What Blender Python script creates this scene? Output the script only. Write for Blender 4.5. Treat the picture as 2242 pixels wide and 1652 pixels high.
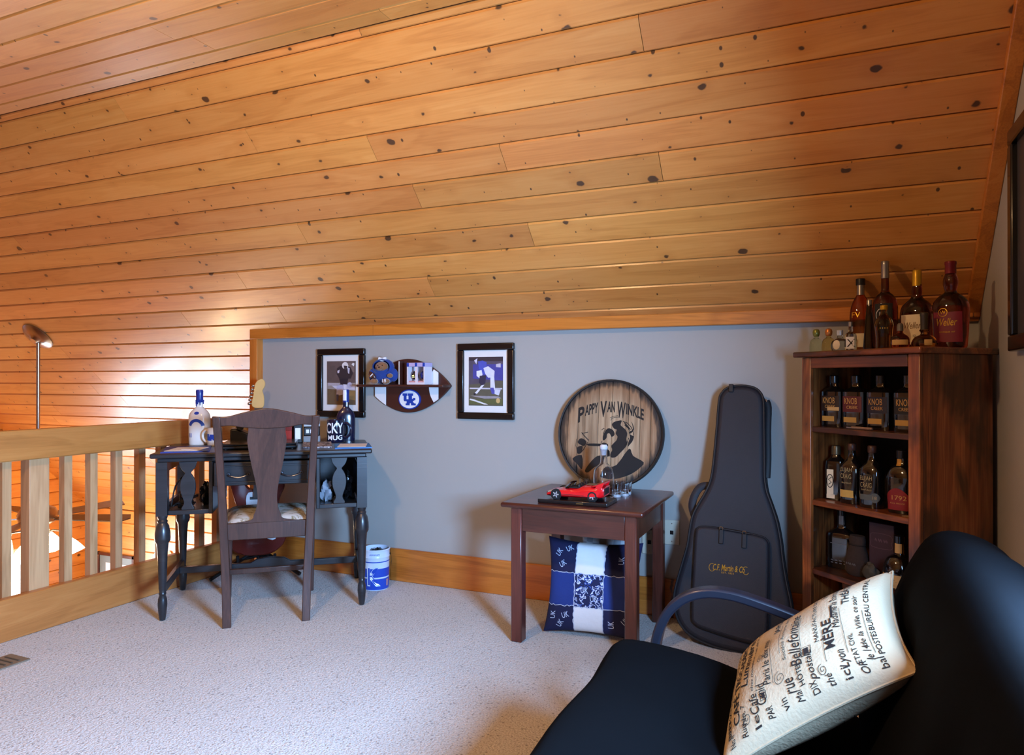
import bpy, bmesh, math, random
from mathutils import Matrix, Vector, Euler
for o in list(bpy.data.objects): bpy.data.objects.remove(o, do_unlink=True)
SC = bpy.context.scene
COL = SC.collection
random.seed(7)
PI = math.pi
def R(d): return math.radians(d)

# ---------------------------------------------------------------- camera
cd = bpy.data.cameras.new('camera'); cam = bpy.data.objects.new('camera', cd); COL.objects.link(cam)
cd.sensor_fit = 'HORIZONTAL'; cd.sensor_width = 36; cd.lens = 36*1565/2242; cd.clip_start = .02
cam.location = (0, 0, 1.12); cam.rotation_euler = (R(90.2), 0, R(24)); SC.camera = cam
# ---------------------------------------------------------------- world, daylight, exposure
SC.view_settings.view_transform = 'Standard'; SC.view_settings.look = 'None'
SC.view_settings.gamma = 1; SC.view_settings.use_curve_mapping = False
SC.view_settings.exposure = 0.36
W = bpy.data.worlds.new('world'); SC.world = W; W.use_nodes = True
W.node_tree.nodes['Background'].inputs[0].default_value = (.62, .78, 1, 1)
W.node_tree.nodes['Background'].inputs[1].default_value = .5
def area(name, loc, rot, sx, sy, col, power, spread=PI):
    l = bpy.data.lights.new(name, 'AREA'); l.shape = 'RECTANGLE'; l.size = sx; l.size_y = sy
    l.color = col; l.energy = power; l.spread = spread
    o = bpy.data.objects.new(name, l); COL.objects.link(o); o.location = loc; o.rotation_euler = rot
    return o
def point(name, loc, r, col, power):
    l = bpy.data.lights.new(name, 'POINT'); l.shadow_soft_size = r; l.color = col; l.energy = power
    o = bpy.data.objects.new(name, l); COL.objects.link(o); o.location = loc; return o
# daylight entering through the window in the right-hand gable wall (beside the viewer)
area('window_daylight', (.50, .90, 1.08), (0, R(78), 0), .44, .52, (.31, .57, 1.0), 185, R(160))
# daylight entering through the glazed door of the living room below
area('living_room_daylight', (-6.86, 3.82, -1.5), (0, R(-90), 0), 1.8, .9, (.72, .85, 1.0), 68)

# ---------------------------------------------------------------- materials
def srgb(r, g, b):
    f = lambda c: (c/255/12.92) if c/255 <= .04045 else ((c/255+.055)/1.055)**2.4
    return (f(r), f(g), f(b))
_m = {}
def nodes(m):
    m.use_nodes = True; nt = m.node_tree; return nt, nt.nodes, nt.links, nt.nodes['Principled BSDF']
def mat(name, col, rough=.5, metal=0, var=.12, vs=14, bump=0, bs=80, coat=0, trans=0, ior=1.45, emit=0, sheen=0, spec=.5):
    if name in _m: return _m[name]
    m = bpy.data.materials.new(name); nt, N, L, P = nodes(m)
    tc = N.new('ShaderNodeTexCoord'); nz = N.new('ShaderNodeTexNoise'); nz.inputs['Scale'].default_value = vs
    nz.inputs['Detail'].default_value = 4
    L.new(tc.outputs['Object'], nz.inputs['Vector'])
    mx = N.new('ShaderNodeMix'); mx.data_type = 'RGBA'
    mx.inputs[6].default_value = (*[c*(1-var) for c in col], 1); mx.inputs[7].default_value = (*[min(1, c*(1+var)) for c in col], 1)
    L.new(nz.outputs['Fac'], mx.inputs[0]); L.new(mx.outputs[2], P.inputs['Base Color'])
    P.inputs['Roughness'].default_value = rough; P.inputs['Metallic'].default_value = metal
    P.inputs['Coat Weight'].default_value = coat; P.inputs['Coat Roughness'].default_value = .08
    P.inputs['Transmission Weight'].default_value = trans; P.inputs['IOR'].default_value = ior
    P.inputs['Sheen Weight'].default_value = sheen; P.inputs['Specular IOR Level'].default_value = spec
    if emit:
        L.new(mx.outputs[2], P.inputs['Emission Color']); P.inputs['Emission Strength'].default_value = emit
    if bump:
        n2 = N.new('ShaderNodeTexNoise'); n2.inputs['Scale'].default_value = bs; n2.inputs['Detail'].default_value = 6
        L.new(tc.outputs['Object'], n2.inputs['Vector'])
        b = N.new('ShaderNodeBump'); b.inputs['Strength'].default_value = bump; b.inputs['Distance'].default_value = .004
        L.new(n2.outputs['Fac'], b.inputs['Height']); L.new(b.outputs['Normal'], P.inputs['Normal'])
    _m[name] = m; return m
def ramp(N, pts):
    r = N.new('ShaderNodeValToRGB'); e = r.color_ramp.elements
    while len(e) > 1: e.remove(e[-1])
    e[0].position = pts[0][0]; e[0].color = (*pts[0][1], 1)
    for p, c in pts[1:]:
        k = e.new(p); k.color = (*c, 1)
    return r
def mth(N, L, op, a, b=None, clamp=False):
    n = N.new('ShaderNodeMath'); n.operation = op; n.use_clamp = clamp
    for i, v in enumerate((a, b)):
        if v is None: continue
        if isinstance(v, (int, float)): n.inputs[i].default_value = v
        else: L.new(v, n.inputs[i])
    return n.outputs[0]
def wood(name, dark, mid, light, axis='X', rough=.35, coat=.0, knots=0, rnd=.25, grain=1.0, scorch=0, kcell=4.2, bump=.12):
    """grain along an object axis; sparse knots; per-object tone"""
    if name in _m: return _m[name]
    m = bpy.data.materials.new(name); nt, N, L, P = nodes(m)
    tc = N.new('ShaderNodeTexCoord'); oi = N.new('ShaderNodeObjectInfo')
    off = mth(N, L, 'MULTIPLY', oi.outputs['Random'], 57.3)
    cb = N.new('ShaderNodeCombineXYZ')
    for i in range(3): L.new(off, cb.inputs[i])
    ad = N.new('ShaderNodeVectorMath'); ad.operation = 'ADD'
    L.new(tc.outputs['Object'], ad.inputs[0]); L.new(cb.outputs[0], ad.inputs[1])
    vec = ad.outputs[0]
    ax = 'XYZ'.index(axis)
    def mapped(along, across):
        mp = N.new('ShaderNodeMapping'); s = [across]*3; s[ax] = along
        mp.inputs['Scale'].default_value = s; L.new(vec, mp.inputs['Vector']); return mp.outputs[0]
    # broad figure
    n1 = N.new('ShaderNodeTexNoise'); n1.inputs['Scale'].default_value = 1; n1.inputs['Detail'].default_value = 3; n1.inputs['Distortion'].default_value = .8
    L.new(mapped(1.1*grain, 11*grain), n1.inputs['Vector'])
    # rings: sine of distorted broad noise
    rg = mth(N, L, 'SINE', mth(N, L, 'MULTIPLY', n1.outputs['Fac'], 42))
    rg = mth(N, L, 'MULTIPLY', mth(N, L, 'ADD', rg, 1), .5)
    n2 = N.new('ShaderNodeTexNoise'); n2.inputs['Scale'].default_value = 1; n2.inputs['Detail'].default_value = 5
    L.new(mapped(5*grain, 170*grain), n2.inputs['Vector'])
    f = mth(N, L, 'ADD', mth(N, L, 'MULTIPLY', n1.outputs['Fac'], .62), mth(N, L, 'ADD', mth(N, L, 'MULTIPLY', rg, .09), mth(N, L, 'MULTIPLY', n2.outputs['Fac'], .30)))
    cr = ramp(N, [(.28, dark), (.5, mid), (.72, light)]); L.new(f, cr.inputs[0])
    col = cr.outputs[0]
    if knots:
        vo = N.new('ShaderNodeTexVoronoi'); vo.inputs['Scale'].default_value = 1; vo.voronoi_dimensions = '2D' if axis == 'X' else '3D'
        nd = N.new('ShaderNodeTexNoise'); nd.inputs['Scale'].default_value = 26; L.new(vec, nd.inputs['Vector'])
        vm = N.new('ShaderNodeVectorMath'); vm.operation = 'MULTIPLY_ADD'; L.new(nd.outputs['Color'], vm.inputs[0]); vm.inputs[1].default_value = (.10, .10, .10); L.new(mapped(kcell, kcell*1.35), vm.inputs[2])
        L.new(vm.outputs[0], vo.inputs['Vector'])
        vo.inputs['Randomness'].default_value = 1
        sp = N.new('ShaderNodeSeparateColor'); L.new(vo.outputs['Color'], sp.inputs[0])
        size = mth(N, L, 'SUBTRACT', mth(N, L, 'MULTIPLY', mth(N, L, 'MULTIPLY', sp.outputs[0], sp.outputs[1]), .105*knots), .010)
        d = mth(N, L, 'SUBTRACT', vo.outputs['Distance'], size)
        k = mth(N, L, 'SUBTRACT', 1, mth(N, L, 'MULTIPLY', d, 42), True)
        vo2 = N.new('ShaderNodeTexVoronoi'); vo2.inputs['Scale'].default_value = 1; vo2.voronoi_dimensions = vo.voronoi_dimensions
        L.new(mapped(kcell*2.1, kcell*1.5), vo2.inputs['Vector']); sp2 = N.new('ShaderNodeSeparateColor'); L.new(vo2.outputs['Color'], sp2.inputs[0])
        d2 = mth(N, L, 'SUBTRACT', vo2.outputs['Distance'], mth(N, L, 'SUBTRACT', mth(N, L, 'MULTIPLY', mth(N, L, 'MULTIPLY', sp2.outputs[0], sp2.outputs[2]), .075*knots), .016))
        k = mth(N, L, 'MAXIMUM', k, mth(N, L, 'SUBTRACT', 1, mth(N, L, 'MULTIPLY', d2, 45), True))
        halo = mth(N, L, 'MULTIPLY', mth(N, L, 'SUBTRACT', 1, mth(N, L, 'MULTIPLY', d, 5), True), .45)
        k = mth(N, L, 'MULTIPLY', k, .92)
        mh = N.new('ShaderNodeMix'); mh.data_type = 'RGBA'; L.new(halo, mh.inputs[0]); L.new(col, mh.inputs[6]); mh.inputs[7].default_value = (*dark, 1)
        mk = N.new('ShaderNodeMix'); mk.data_type = 'RGBA'; L.new(k, mk.inputs[0]); L.new(mh.outputs[2], mk.inputs[6])
        mk.inputs[7].default_value = (.045, .020, .010, 1); col = mk.outputs[2]
    if scorch:
        n3 = N.new('ShaderNodeTexNoise'); n3.inputs['Scale'].default_value = 1; n3.inputs['Detail'].default_value = 3; n3.inputs['Distortion'].default_value = .6
        L.new(mapped(3.2, 7.5), n3.inputs['Vector'])
        sr = ramp(N, [(.42, (0, 0, 0)), (.60, (1, 1, 1))]); L.new(n3.outputs['Fac'], sr.inputs[0])
        ms = N.new('ShaderNodeMix'); ms.data_type = 'RGBA'
        L.new(mth(N, L, 'MULTIPLY', sr.outputs[0], scorch), ms.inputs[0]); L.new(col, ms.inputs[6]); ms.inputs[7].default_value = (.012, .006, .004, 1); col = ms.outputs[2]
    if rnd:
        hv = N.new('ShaderNodeHueSaturation'); L.new(col, hv.inputs['Color'])
        r2 = mth(N, L, 'FRACT', mth(N, L, 'MULTIPLY', oi.outputs['Random'], 31.7))
        L.new(mth(N, L, 'ADD', mth(N, L, 'MULTIPLY', oi.outputs['Random'], rnd), 1-rnd/2), hv.inputs['Value'])
        L.new(mth(N, L, 'ADD', mth(N, L, 'MULTIPLY', r2, .010), .496), hv.inputs['Hue'])
        col = hv.outputs[0]
    L.new(col, P.inputs['Base Color'])
    P.inputs['Roughness'].default_value = rough; P.inputs['Coat Weight'].default_value = coat; P.inputs['Coat Roughness'].default_value = .22
    b = N.new('ShaderNodeBump'); b.inputs['Strength'].default_value = bump; b.inputs['Distance'].default_value = .003
    L.new(f, b.inputs['Height']); L.new(b.outputs['Normal'], P.inputs['Normal'])
    _m[name] = m; return m

PINE = wood('knotty_pine', srgb(182, 112, 50), srgb(202, 132, 64), srgb(210, 144, 76), 'X', .34, .4, 1.0, .26)
PINE_TRIM = wood('pine_trim', srgb(150, 82, 24), srgb(192, 112, 40), srgb(206, 130, 56), 'X', .38, .2, .5, .1)
PINE_TRIM_Z = wood('pine_trim_upright', srgb(150, 82, 24), srgb(192, 112, 40), srgb(206, 130, 56), 'Z', .38, .2, .4, .1)
RAIL = wood('rail_pine', srgb(152, 92, 42), srgb(176, 112, 56), srgb(186, 124, 66), 'Y', .38, .2, .7, .1)
BALU = wood('baluster_pine', srgb(150, 108, 70), srgb(186, 142, 98), srgb(206, 164, 118), 'Z', .5, 0, .5, .15)
GROOVE = mat('dark_groove_wood', srgb(70, 38, 16), .7)  # dark brown backing boards, showing in the grooves between planks
WALL = mat('grey_wall_paint', srgb(166, 164, 158), .75, var=.02, vs=3, bump=.06, bs=220)
MAHOG = wood('mahogany', srgb(44, 18, 12), srgb(74, 32, 22), srgb(92, 44, 30), 'X', .3, .35, 0, .05, 1.2)
MAHOG_Z = wood('mahogany_upright', srgb(52, 22, 14), srgb(86, 40, 28), srgb(104, 52, 38), 'Z', .34, .25, 0, .05, 1.2)
CHAIRW = wood('chair_walnut', srgb(44, 24, 18), srgb(66, 38, 30), srgb(84, 52, 42), 'Z', .38, .25, 0, .04, 1.3)
BLACKW = wood('black_painted_wood', srgb(20, 21, 24), srgb(32, 33, 37), srgb(42, 43, 47), 'X', .36, .25, 0, .03, 1)
BURNT = wood('torched_wood', srgb(52, 22, 10), srgb(150, 82, 40), srgb(204, 130, 72), 'Z', .32, .4, .4, .06, 1.0, .78)
BURNT_X = wood('torched_shelf_wood', srgb(44, 18, 8), srgb(120, 58, 26), srgb(174, 100, 50), 'X', .32, .4, .3, .06, 1.0, .8)
def carpet():
    m = bpy.data.materials.new('cream_carpet'); nt, N, L, P = nodes(m)
    tc = N.new('ShaderNodeTexCoord')
    n = N.new('ShaderNodeTexNoise'); n.inputs['Scale'].default_value = 170; n.inputs['Detail'].default_value = 3; L.new(tc.outputs['Object'], n.inputs['Vector'])
    v = N.new('ShaderNodeTexVoronoi'); v.inputs['Scale'].default_value = 95; L.new(tc.outputs['Object'], v.inputs['Vector'])
    n2 = N.new('ShaderNodeTexNoise'); n2.inputs['Scale'].default_value = 3.0; L.new(tc.outputs['Object'], n2.inputs['Vector'])
    r = ramp(N, [(.30, srgb(136, 126, 114)), (.42, srgb(190, 184, 176)), (.7, srgb(214, 210, 204))]); L.new(n.outputs['Fac'], r.inputs[0])
    sp = N.new('ShaderNodeSeparateColor'); L.new(v.outputs['Color'], sp.inputs[0])
    fl = mth(N, L, 'MULTIPLY', mth(N, L, 'GREATER_THAN', sp.outputs[0], .93), mth(N, L, 'LESS_THAN', v.outputs['Distance'], .42))
    mx = N.new('ShaderNodeMix'); mx.data_type = 'RGBA'; L.new(mth(N, L, 'MULTIPLY', fl, .55), mx.inputs[0]); L.new(r.outputs[0], mx.inputs[6]); mx.inputs[7].default_value = (*srgb(84, 70, 60), 1)
    hv = N.new('ShaderNodeHueSaturation'); L.new(mx.outputs[2], hv.inputs['Color']); L.new(mth(N, L, 'ADD', mth(N, L, 'MULTIPLY', n2.outputs['Fac'], .2), .9), hv.inputs['Value'])
    L.new(hv.outputs[0], P.inputs['Base Color']); P.inputs['Roughness'].default_value = .95; P.inputs['Sheen Weight'].default_value = .25
    b = N.new('ShaderNodeBump'); b.inputs['Strength'].default_value = .9; b.inputs['Distance'].default_value = .006
    L.new(mth(N, L, 'ADD', n.outputs['Fac'], mth(N, L, 'MULTIPLY', v.outputs['Distance'], -.5)), b.inputs['Height']); L.new(b.outputs['Normal'], P.inputs['Normal'])
    return m
CARPET = carpet()
BLK = mat('black_plastic', srgb(18, 18, 20), .35); BLKM = mat('black_satin', srgb(14, 14, 16), .25, coat=.3)
WHT = mat('white_paint', srgb(232, 232, 232), .4, var=.03); CHROME = mat('brushed_metal', srgb(176, 172, 166), .28, 1, .06)
BLUE = mat('royal_blue', srgb(24, 62, 160), .4, var=.06); GOLD = mat('gold_foil', srgb(200, 158, 54), .3, .8, .1)
INK = mat('black_ink', srgb(22, 20, 20), .7, var=.05); PAPER = mat('white_paper', srgb(226, 226, 226), .7, var=.03)
TAN = mat('tan_label', srgb(190, 158, 104), .6, var=.08, vs=40)

# ---------------------------------------------------------------- mesh helpers
class G:
    def __init__(s): s.v = []; s.f = []; s.m = []
    def add(s, vs, fs, m=0, T=None):
        b = len(s.v)
        s.v += [tuple(T @ Vector(p)) if T else tuple(p) for p in vs]
        for f in fs: s.f.append([b+i for i in f]); s.m.append(m)
        return s
    def box(s, x0, x1, y0, y1, z0, z1, m=0, T=None):
        vs = [(x, y, z) for x in (x0, x1) for y in (y0, y1) for z in (z0, z1)]
        return s.add(vs, [(0, 1, 3, 2), (4, 6, 7, 5), (0, 4, 5, 1), (2, 3, 7, 6), (0, 2, 6, 4), (1, 5, 7, 3)], m, T)
    def lathe(s, prof, n=24, c=(0, 0, 0), m=0, T=None, sx=1, sy=1, p=2, cap0=True, cap1=True):
        vs = []; fs = []
        for r, z in prof:
            for i in range(n):
                a = 2*PI*i/n; ca, sa = math.cos(a), math.sin(a)
                k = (abs(ca)**p+abs(sa)**p)**(-1/p) if p != 2 else 1
                vs.append((c[0]+r*k*ca*sx, c[1]+r*k*sa*sy, c[2]+z))
        for j in range(len(prof)-1):
            for i in range(n): fs.append((j*n+i, j*n+(i+1) % n, (j+1)*n+(i+1) % n, (j+1)*n+i))
        if cap0: fs.append(tuple(range(n-1, -1, -1)))
        if cap1: fs.append(tuple((len(prof)-1)*n+i for i in range(n)))
        return s.add(vs, fs, m, T)
    def cyl(s, a, b, r, n=12, m=0, T=None, r2=None):
        return s.tube([a, b], [r, r if r2 is None else r2], n, m, T)
    def tube(s, pts, r, n=8, m=0, T=None, flat=1, up=None):
        pts = [Vector(p) for p in pts]; k = len(pts); rs = r if isinstance(r, (list, tuple)) else [r]*k
        vs = []; fs = []; prev = None
        for i, p in enumerate(pts):
            t = (pts[min(i+1, k-1)]-pts[max(i-1, 0)]).normalized()
            if prev is None:
                u = Vector(up) if up else (Vector((0, 0, 1)) if abs(t.z) < .9 else Vector((1, 0, 0)))
                prev = u
            a = t.cross(prev).normalized(); b = a.cross(t).normalized(); prev = b
            for q in range(n):
                an = 2*PI*q/n+PI/n
                vs.append(p+(a*math.cos(an)*rs[i]+b*math.sin(an)*rs[i]*flat))
        for i in range(k-1):
            for q in range(n): fs.append((i*n+q, i*n+(q+1) % n, (i+1)*n+(q+1) % n, (i+1)*n+q))
        fs.append(tuple(range(n-1, -1, -1))); fs.append(tuple((k-1)*n+q for q in range(n)))
        return s.add(vs, fs, m, T)
    def prism(s, poly, t, m=0, T=None, y0=0):
        """poly in local x,z; extruded along +y from y0 to y0+t"""
        n = len(poly); vs = [(x, y0, z) for x, z in poly]+[(x, y0+t, z) for x, z in poly]
        fs = [tuple(range(n)), tuple(range(2*n-1, n-1, -1))]+[(i, i+n, (i+1) % n+n, (i+1) % n) for i in range(n)]
        return s.add(vs, fs, m, T)
    def grid(s, fn, nu, nv, m=0, T=None, mf=None):
        vs = [fn(i/nu, j/nv) for j in range(nv+1) for i in range(nu+1)]; b = len(s.v)
        s.v += [tuple(T @ Vector(p)) if T else tuple(p) for p in vs]
        for j in range(nv):
            for i in range(nu):
                s.f.append([b+j*(nu+1)+i, b+j*(nu+1)+i+1, b+(j+1)*(nu+1)+i+1, b+(j+1)*(nu+1)+i])
                s.m.append(mf(i/nu, j/nv) if mf else m)
        return s
    def mesh(s, name, mats, ang=38, smooth=True):
        me = bpy.data.meshes.new(name); me.from_pydata(s.v, [], s.f); me.update()
        bm = bmesh.new(); bm.from_mesh(me); bmesh.ops.recalc_face_normals(bm, faces=bm.faces); bm.to_mesh(me); bm.free()
        for m in (mats if isinstance(mats, (list, tuple)) else [mats]): me.materials.append(m)
        me.polygons.foreach_set('material_index', s.m)
        if smooth:
            me.polygons.foreach_set('use_smooth', [True]*len(me.polygons)); me.set_sharp_from_angle(angle=R(ang))
        return me
    def build(s, name, mats, parent=None, bevel=0, ang=38, seg=2, M=None, smooth=True, sub=0):
        o = bpy.data.objects.new(name, s.mesh(name, mats, ang, smooth)); COL.objects.link(o)
        if parent: o.parent = parent
        if M is not None: o.matrix_local = M
        if bevel:
            b = o.modifiers.new('bevel', 'BEVEL'); b.width = bevel; b.segments = seg; b.limit_method = 'ANGLE'; b.angle_limit = R(35)
            b.harden_normals = False
        if sub:
            q = o.modifiers.new('sub', 'SUBSURF'); q.levels = sub; q.render_levels = sub
        return o
def tag(o, label=None, cat=None, group=None, kind=None):
    if label: o['label'] = label
    if cat: o['category'] = cat
    if group: o['group'] = group
    if kind: o['kind'] = kind
    return o
def thing(name, label, cat, loc=(0, 0, 0), rz=0, group=None, M=None):
    o = bpy.data.objects.new(name, None); COL.objects.link(o); o.empty_display_size = .05
    o.location = loc; o.rotation_euler = (0, 0, R(rz))
    if M is not None: o.matrix_world = M
    return tag(o, label, cat, group)
def struct(name, g, mats, parent=None, **k):
    o = g.build(name, mats, parent, **k)
    if parent is None: o['kind'] = 'structure'
    return o
def bx(*a, **k): return G().box(*a, **k)
def copy_tree(o, parent=None):
    c = o.copy(); COL.objects.link(c); c.parent = parent
    for ch in list(o.children): copy_tree(ch, c)
    return c
def text_geo(s, w=None, h=None, shear=0, bold=0, spacing=1.0):
    """flat text geometry centred at 0, in x,y; fitted to width w and/or height h"""
    c = bpy.data.curves.new('txt', 'FONT'); c.body = s; c.size = 1; c.shear = shear; c.offset = bold; c.space_character = spacing; c.resolution_u = 3
    o = bpy.data.objects.new('txt', c); COL.objects.link(o)
    dg = bpy.context.evaluated_depsgraph_get(); dg.update()
    me = o.evaluated_get(dg).to_mesh()
    vs = [tuple(v.co) for v in me.vertices]; fs = [tuple(p.vertices) for p in me.polygons]
    o.evaluated_get(dg).to_mesh_clear(); bpy.data.objects.remove(o); bpy.data.curves.remove(c)
    if not vs: return [], []
    xs = [v[0] for v in vs]; ys = [v[1] for v in vs]
    cx, cy = (min(xs)+max(xs))/2, (min(ys)+max(ys))/2; W_, H_ = max(xs)-min(xs), max(ys)-min(ys)
    kx = (w/W_) if w else (h/H_); ky = (h/H_) if h else kx
    return [((v[0]-cx)*kx, (v[1]-cy)*ky) for v in vs], fs
def put_text(g, s, fn, w=None, h=None, m=0, **k):
    vs, fs = text_geo(s, w, h, **k)
    return g.add([fn(x, y) for x, y in vs], fs, m)
def stroke(g, pts, wd, fn, m=0):
    """flat ribbon along 2-D pts mapped by fn"""
    k = len(pts); L_ = []
    for i in range(k):
        a = Vector(pts[max(i-1, 0)]); b = Vector(pts[min(i+1, k-1)]); t = (b-a)
        t = t.normalized() if t.length else Vector((1, 0)); nn = Vector((-t.y, t.x))*wd/2
        p = Vector(pts[i]); L_ += [tuple(p+nn), tuple(p-nn)]
    g.add([fn(*q) for q in L_], [(2*i, 2*i+1, 2*i+3, 2*i+2) for i in range(k-1)], m)
def smooth_poly(pts, n=3, closed=True):
    """Catmull-Rom through pts"""
    k = len(pts); out = []
    for i in range(k if closed else k-1):
        P = [pts[(i+d) % k] if closed else pts[min(max(i+d, 0), k-1)] for d in (-1, 0, 1, 2)]
        for q in range(n):
            t = q/n
            out.append(tuple(.5*((2*P[1][c])+(-P[0][c]+P[2][c])*t+(2*P[0][c]-5*P[1][c]+4*P[2][c]-P[3][c])*t*t+(-P[0][c]+3*P[1][c]-3*P[2][c]+P[3][c])*t**3) for c in range(len(pts[0]))))
    if not closed: out.append(tuple(pts[-1]))
    return out
def ell(g, c, r, m=0, n=16, T=None):
    g.grid(lambda u, v: (c[0]+r[0]*math.cos((v-.5)*PI)*math.cos(u*2*PI), c[1]+r[1]*math.cos((v-.5)*PI)*math.sin(u*2*PI), c[2]+r[2]*math.sin((v-.5)*PI)), n, n//2, m, T); return g
# ================================================================= the setting
XR = .546; YK = 3.40; ZT = 1.375; XG = -6.98; YE = 4.95; ZF = 2.484; ZL = -2.6; XRAIL = -3.24
YB = -2.2     # near-side knee wall behind the viewer
S2 = math.sqrt(.5)
floor = struct('floor', bx(-3.30, XR+.1, YB-.1, YK+.1, -.20, 0), CARPET)
lower_floor = struct('floor', bx(XG-.1, -3.30, -4.0, YE+.1, ZL-.1, ZL), wood('oak_floor', srgb(120, 78, 40), srgb(160, 110, 62), srgb(176, 128, 78), 'X', .35, .2, 0, 0))
# knee wall behind desk, table and guitar bag
struct('wall_back', bx(-3.20, XR+.1, YK, YK+.10, 0, ZT+.04), WALL)
# end of the loft below the slope (faces the open living room)
struct('wall_loft_end', G().prism([(YK+.1, -.2), (YK+.1, ZT-.02), (YE, ZT-(YE-YK)+.02), (YE, -.2)], .08, T=Matrix(((0, 1, 0, -3.20), (1, 0, 0, 0), (0, 0, 1, 0), (0, 0, 0, 1)))), WALL)
# right-hand gable wall with its window (beside the viewer)
wy0, wy1, wz0, wz1 = .60, 1.20, .80, 1.26
g = G(); top = ZF+.05
g.box(XR, XR+.12, wy1, YK+.1, -.2, top); g.box(XR, XR+.12, YB-.1, wy0, -.2, top); g.box(XR, XR+.12, wy0, wy1, -.2, wz0); g.box(XR, XR+.12, wy0, wy1, wz1, top)
struct('wall_right', g, WALL)
g = G(); t_ = .07
g.box(XR-.02, XR, wy0-t_, wy1+t_, wz0-t_, wz0); g.box(XR-.02, XR, wy0-t_, wy1+t_, wz1, wz1+t_); g.box(XR-.02, XR, wy0-t_, wy0, wz0, wz1); g.box(XR-.02, XR, wy1, wy1+t_, wz0, wz1)
win = struct('window_1', g, PINE_TRIM_Z, bevel=.004)
G().box(XR+.05, XR+.08, wy0, wy1, (wz0+wz1)/2-.02, (wz0+wz1)/2+.02).box(XR+.05, XR+.08, wy0, wy0+.04, wz0, wz1).box(XR+.05, XR+.08, wy1-.04, wy1, wz0, wz1).box(XR+.05, XR+.08, wy0, wy1, wz0, wz0+.04).box(XR+.05, XR+.08, wy0, wy1, wz1-.04, wz1).build('sash', WHT, win)
GLASS = mat('window_glass', (.92, .96, 1), .02, trans=1, var=0)
bx(XR+.062, XR+.068, wy0+.04, wy1-.04, wz0+.04, wz1-.04).build('pane', GLASS, win)
# shell behind the viewer and around the living room
struct('wall_front', bx(-3.3, XR+.1, YB-.1, YB, 0, 1.25), WALL)
struct('wall_lower_front', bx(XG-.1, -3.1, -3.9, -3.8, ZL, .2), PINE)
struct('wall_under_loft', bx(-3.30, -3.24, -3.8, YE, ZL, -.2), WALL)
ysb = YB+1.25-ZF   # where the near slope reaches the flat ceiling
def slab(y0, z0, y1, z1, x0, x1, t=.05):
    d = Vector((0, y1-y0, z1-z0)).normalized(); nrm = Vector((0, -d.z, d.y))*t
    if nrm.z < 0: nrm = -nrm
    a, b = Vector((0, y0, z0)), Vector((0, y1, z1)); P = [a, b, b+nrm, a+nrm]
    return G().add([(x, p.y, p.z) for x in (x0, x1) for p in P], [(0, 1, 2, 3), (7, 6, 5, 4), (0, 4, 5, 1), (1, 5, 6, 2), (2, 6, 7, 3), (3, 7, 4, 0)])
YFB = 0.0-(ZF-1.25)+YB+2*(ZF-1.25)   # flat ceiling ends here behind the viewer
struct('ceiling_near_slope', slab(-3.8, 1.25-(3.8+YB), YFB, ZF, XG, XR+.1), PINE)

def plank_mesh(L_, w, t=.018, ch=.0062, gap=.0012):
    pr = [(gap, 0), (gap, t-ch*1.2), (gap+ch, t), (w-gap-ch, t), (w-gap, t-ch*1.2), (w-gap, 0)]
    g = G(); n = len(pr); e = .0011
    vs = [(x, y, z) for x in (e, L_-e) for y, z in pr]
    fs = [tuple(range(n-1, -1, -1)), tuple(range(n, 2*n))]+[(i, (i+1) % n, (i+1) % n+n, i+n) for i in range(n)]
    return g.add(vs, fs)
def plank(parent, o3, ax, ay, L_, w, m=PINE):
    az = ax.cross(ay); M = Matrix((( ax.x, ay.x, az.x, o3.x), (ax.y, ay.y, az.y, o3.y), (ax.z, ay.z, az.z, o3.z), (0, 0, 0, 1)))
    return plank_mesh(L_, w).build('plank', m, parent, M=M, smooth=False)
# ---- the sloped pine ceiling
X_, UP = Vector((1, 0, 0)), Vector((0, -S2, S2)); NRM = X_.cross(UP)
off = .018
slope_base = Vector((0, YK, ZT))-NRM*off
sE = -(YE-YK)/S2
ceil = struct('ceiling', slab(YE+.02, ZT-(YE-YK)+off/S2-.02, YK-(ZF-ZT)-.02, ZF+off/S2+.02, XG-.05, XR+.1), GROOVE)
PITCH = .1288
joints = {8: [-.6], 9: [-3.1], 7: [-2.46], 3: [-2.47], 4: [-.61, -1.73], 2: [-1.24], 0: [-1.87], 6: [-1.85], 1: [-3.06, -2.72], -1: [-3.7, -2.93], -2: [-3.08]}
for k in range(-19, 11):
    s0 = max(.245+PITCH*k, sE); s1 = min(.245+PITCH*(k+1), (ZF-ZT)/S2)
    if s1-s0 < .015: continue
    xe = XR-.002 if s1 > -.02 else -3.18
    js = list(joints.get(k, []))
    x = min(js) if js else (xe if k < 0 else random.uniform(-1.5, .3))
    if not js and k >= 0 and k < 10: pass
    x = min(js) if js else xe
    while x > -6.4:
        x -= random.uniform(1.6, 2.9)
        if x > XG+.5 and (x < -4.6 or not js): js.append(x)
    js = [XG]+sorted(j for j in js if XG < j < xe-.1)+[xe]
    for a, b in zip(js[:-1], js[1:]):
        plank(ceil, slope_base+X_*a+UP*s0, X_, UP, b-a, s1-s0)
# ---- the flat part above
flat = struct('ceiling', bx(XG-.05, XR+.1, YFB, YK-(ZF-ZT)+.02, ZF+off, ZF+off+.04), PINE)
ed = [YK-(ZF-ZT), 2.202, 2.071]
while ed[-1] > .9: ed.append(ed[-1]-.131)
for i in range(len(ed)-1):
    js = [XG]
    while js[-1] < XR-3.2: js.append(js[-1]+random.uniform(1.5, 3.0))
    js.append(XR-.002)
    for a, b in zip(js[:-1], js[1:]):
        plank(flat, Vector((a, ed[i], ZF+off)), X_, Vector((0, -1, 0)), b-a, ed[i]-ed[i+1])
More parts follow.
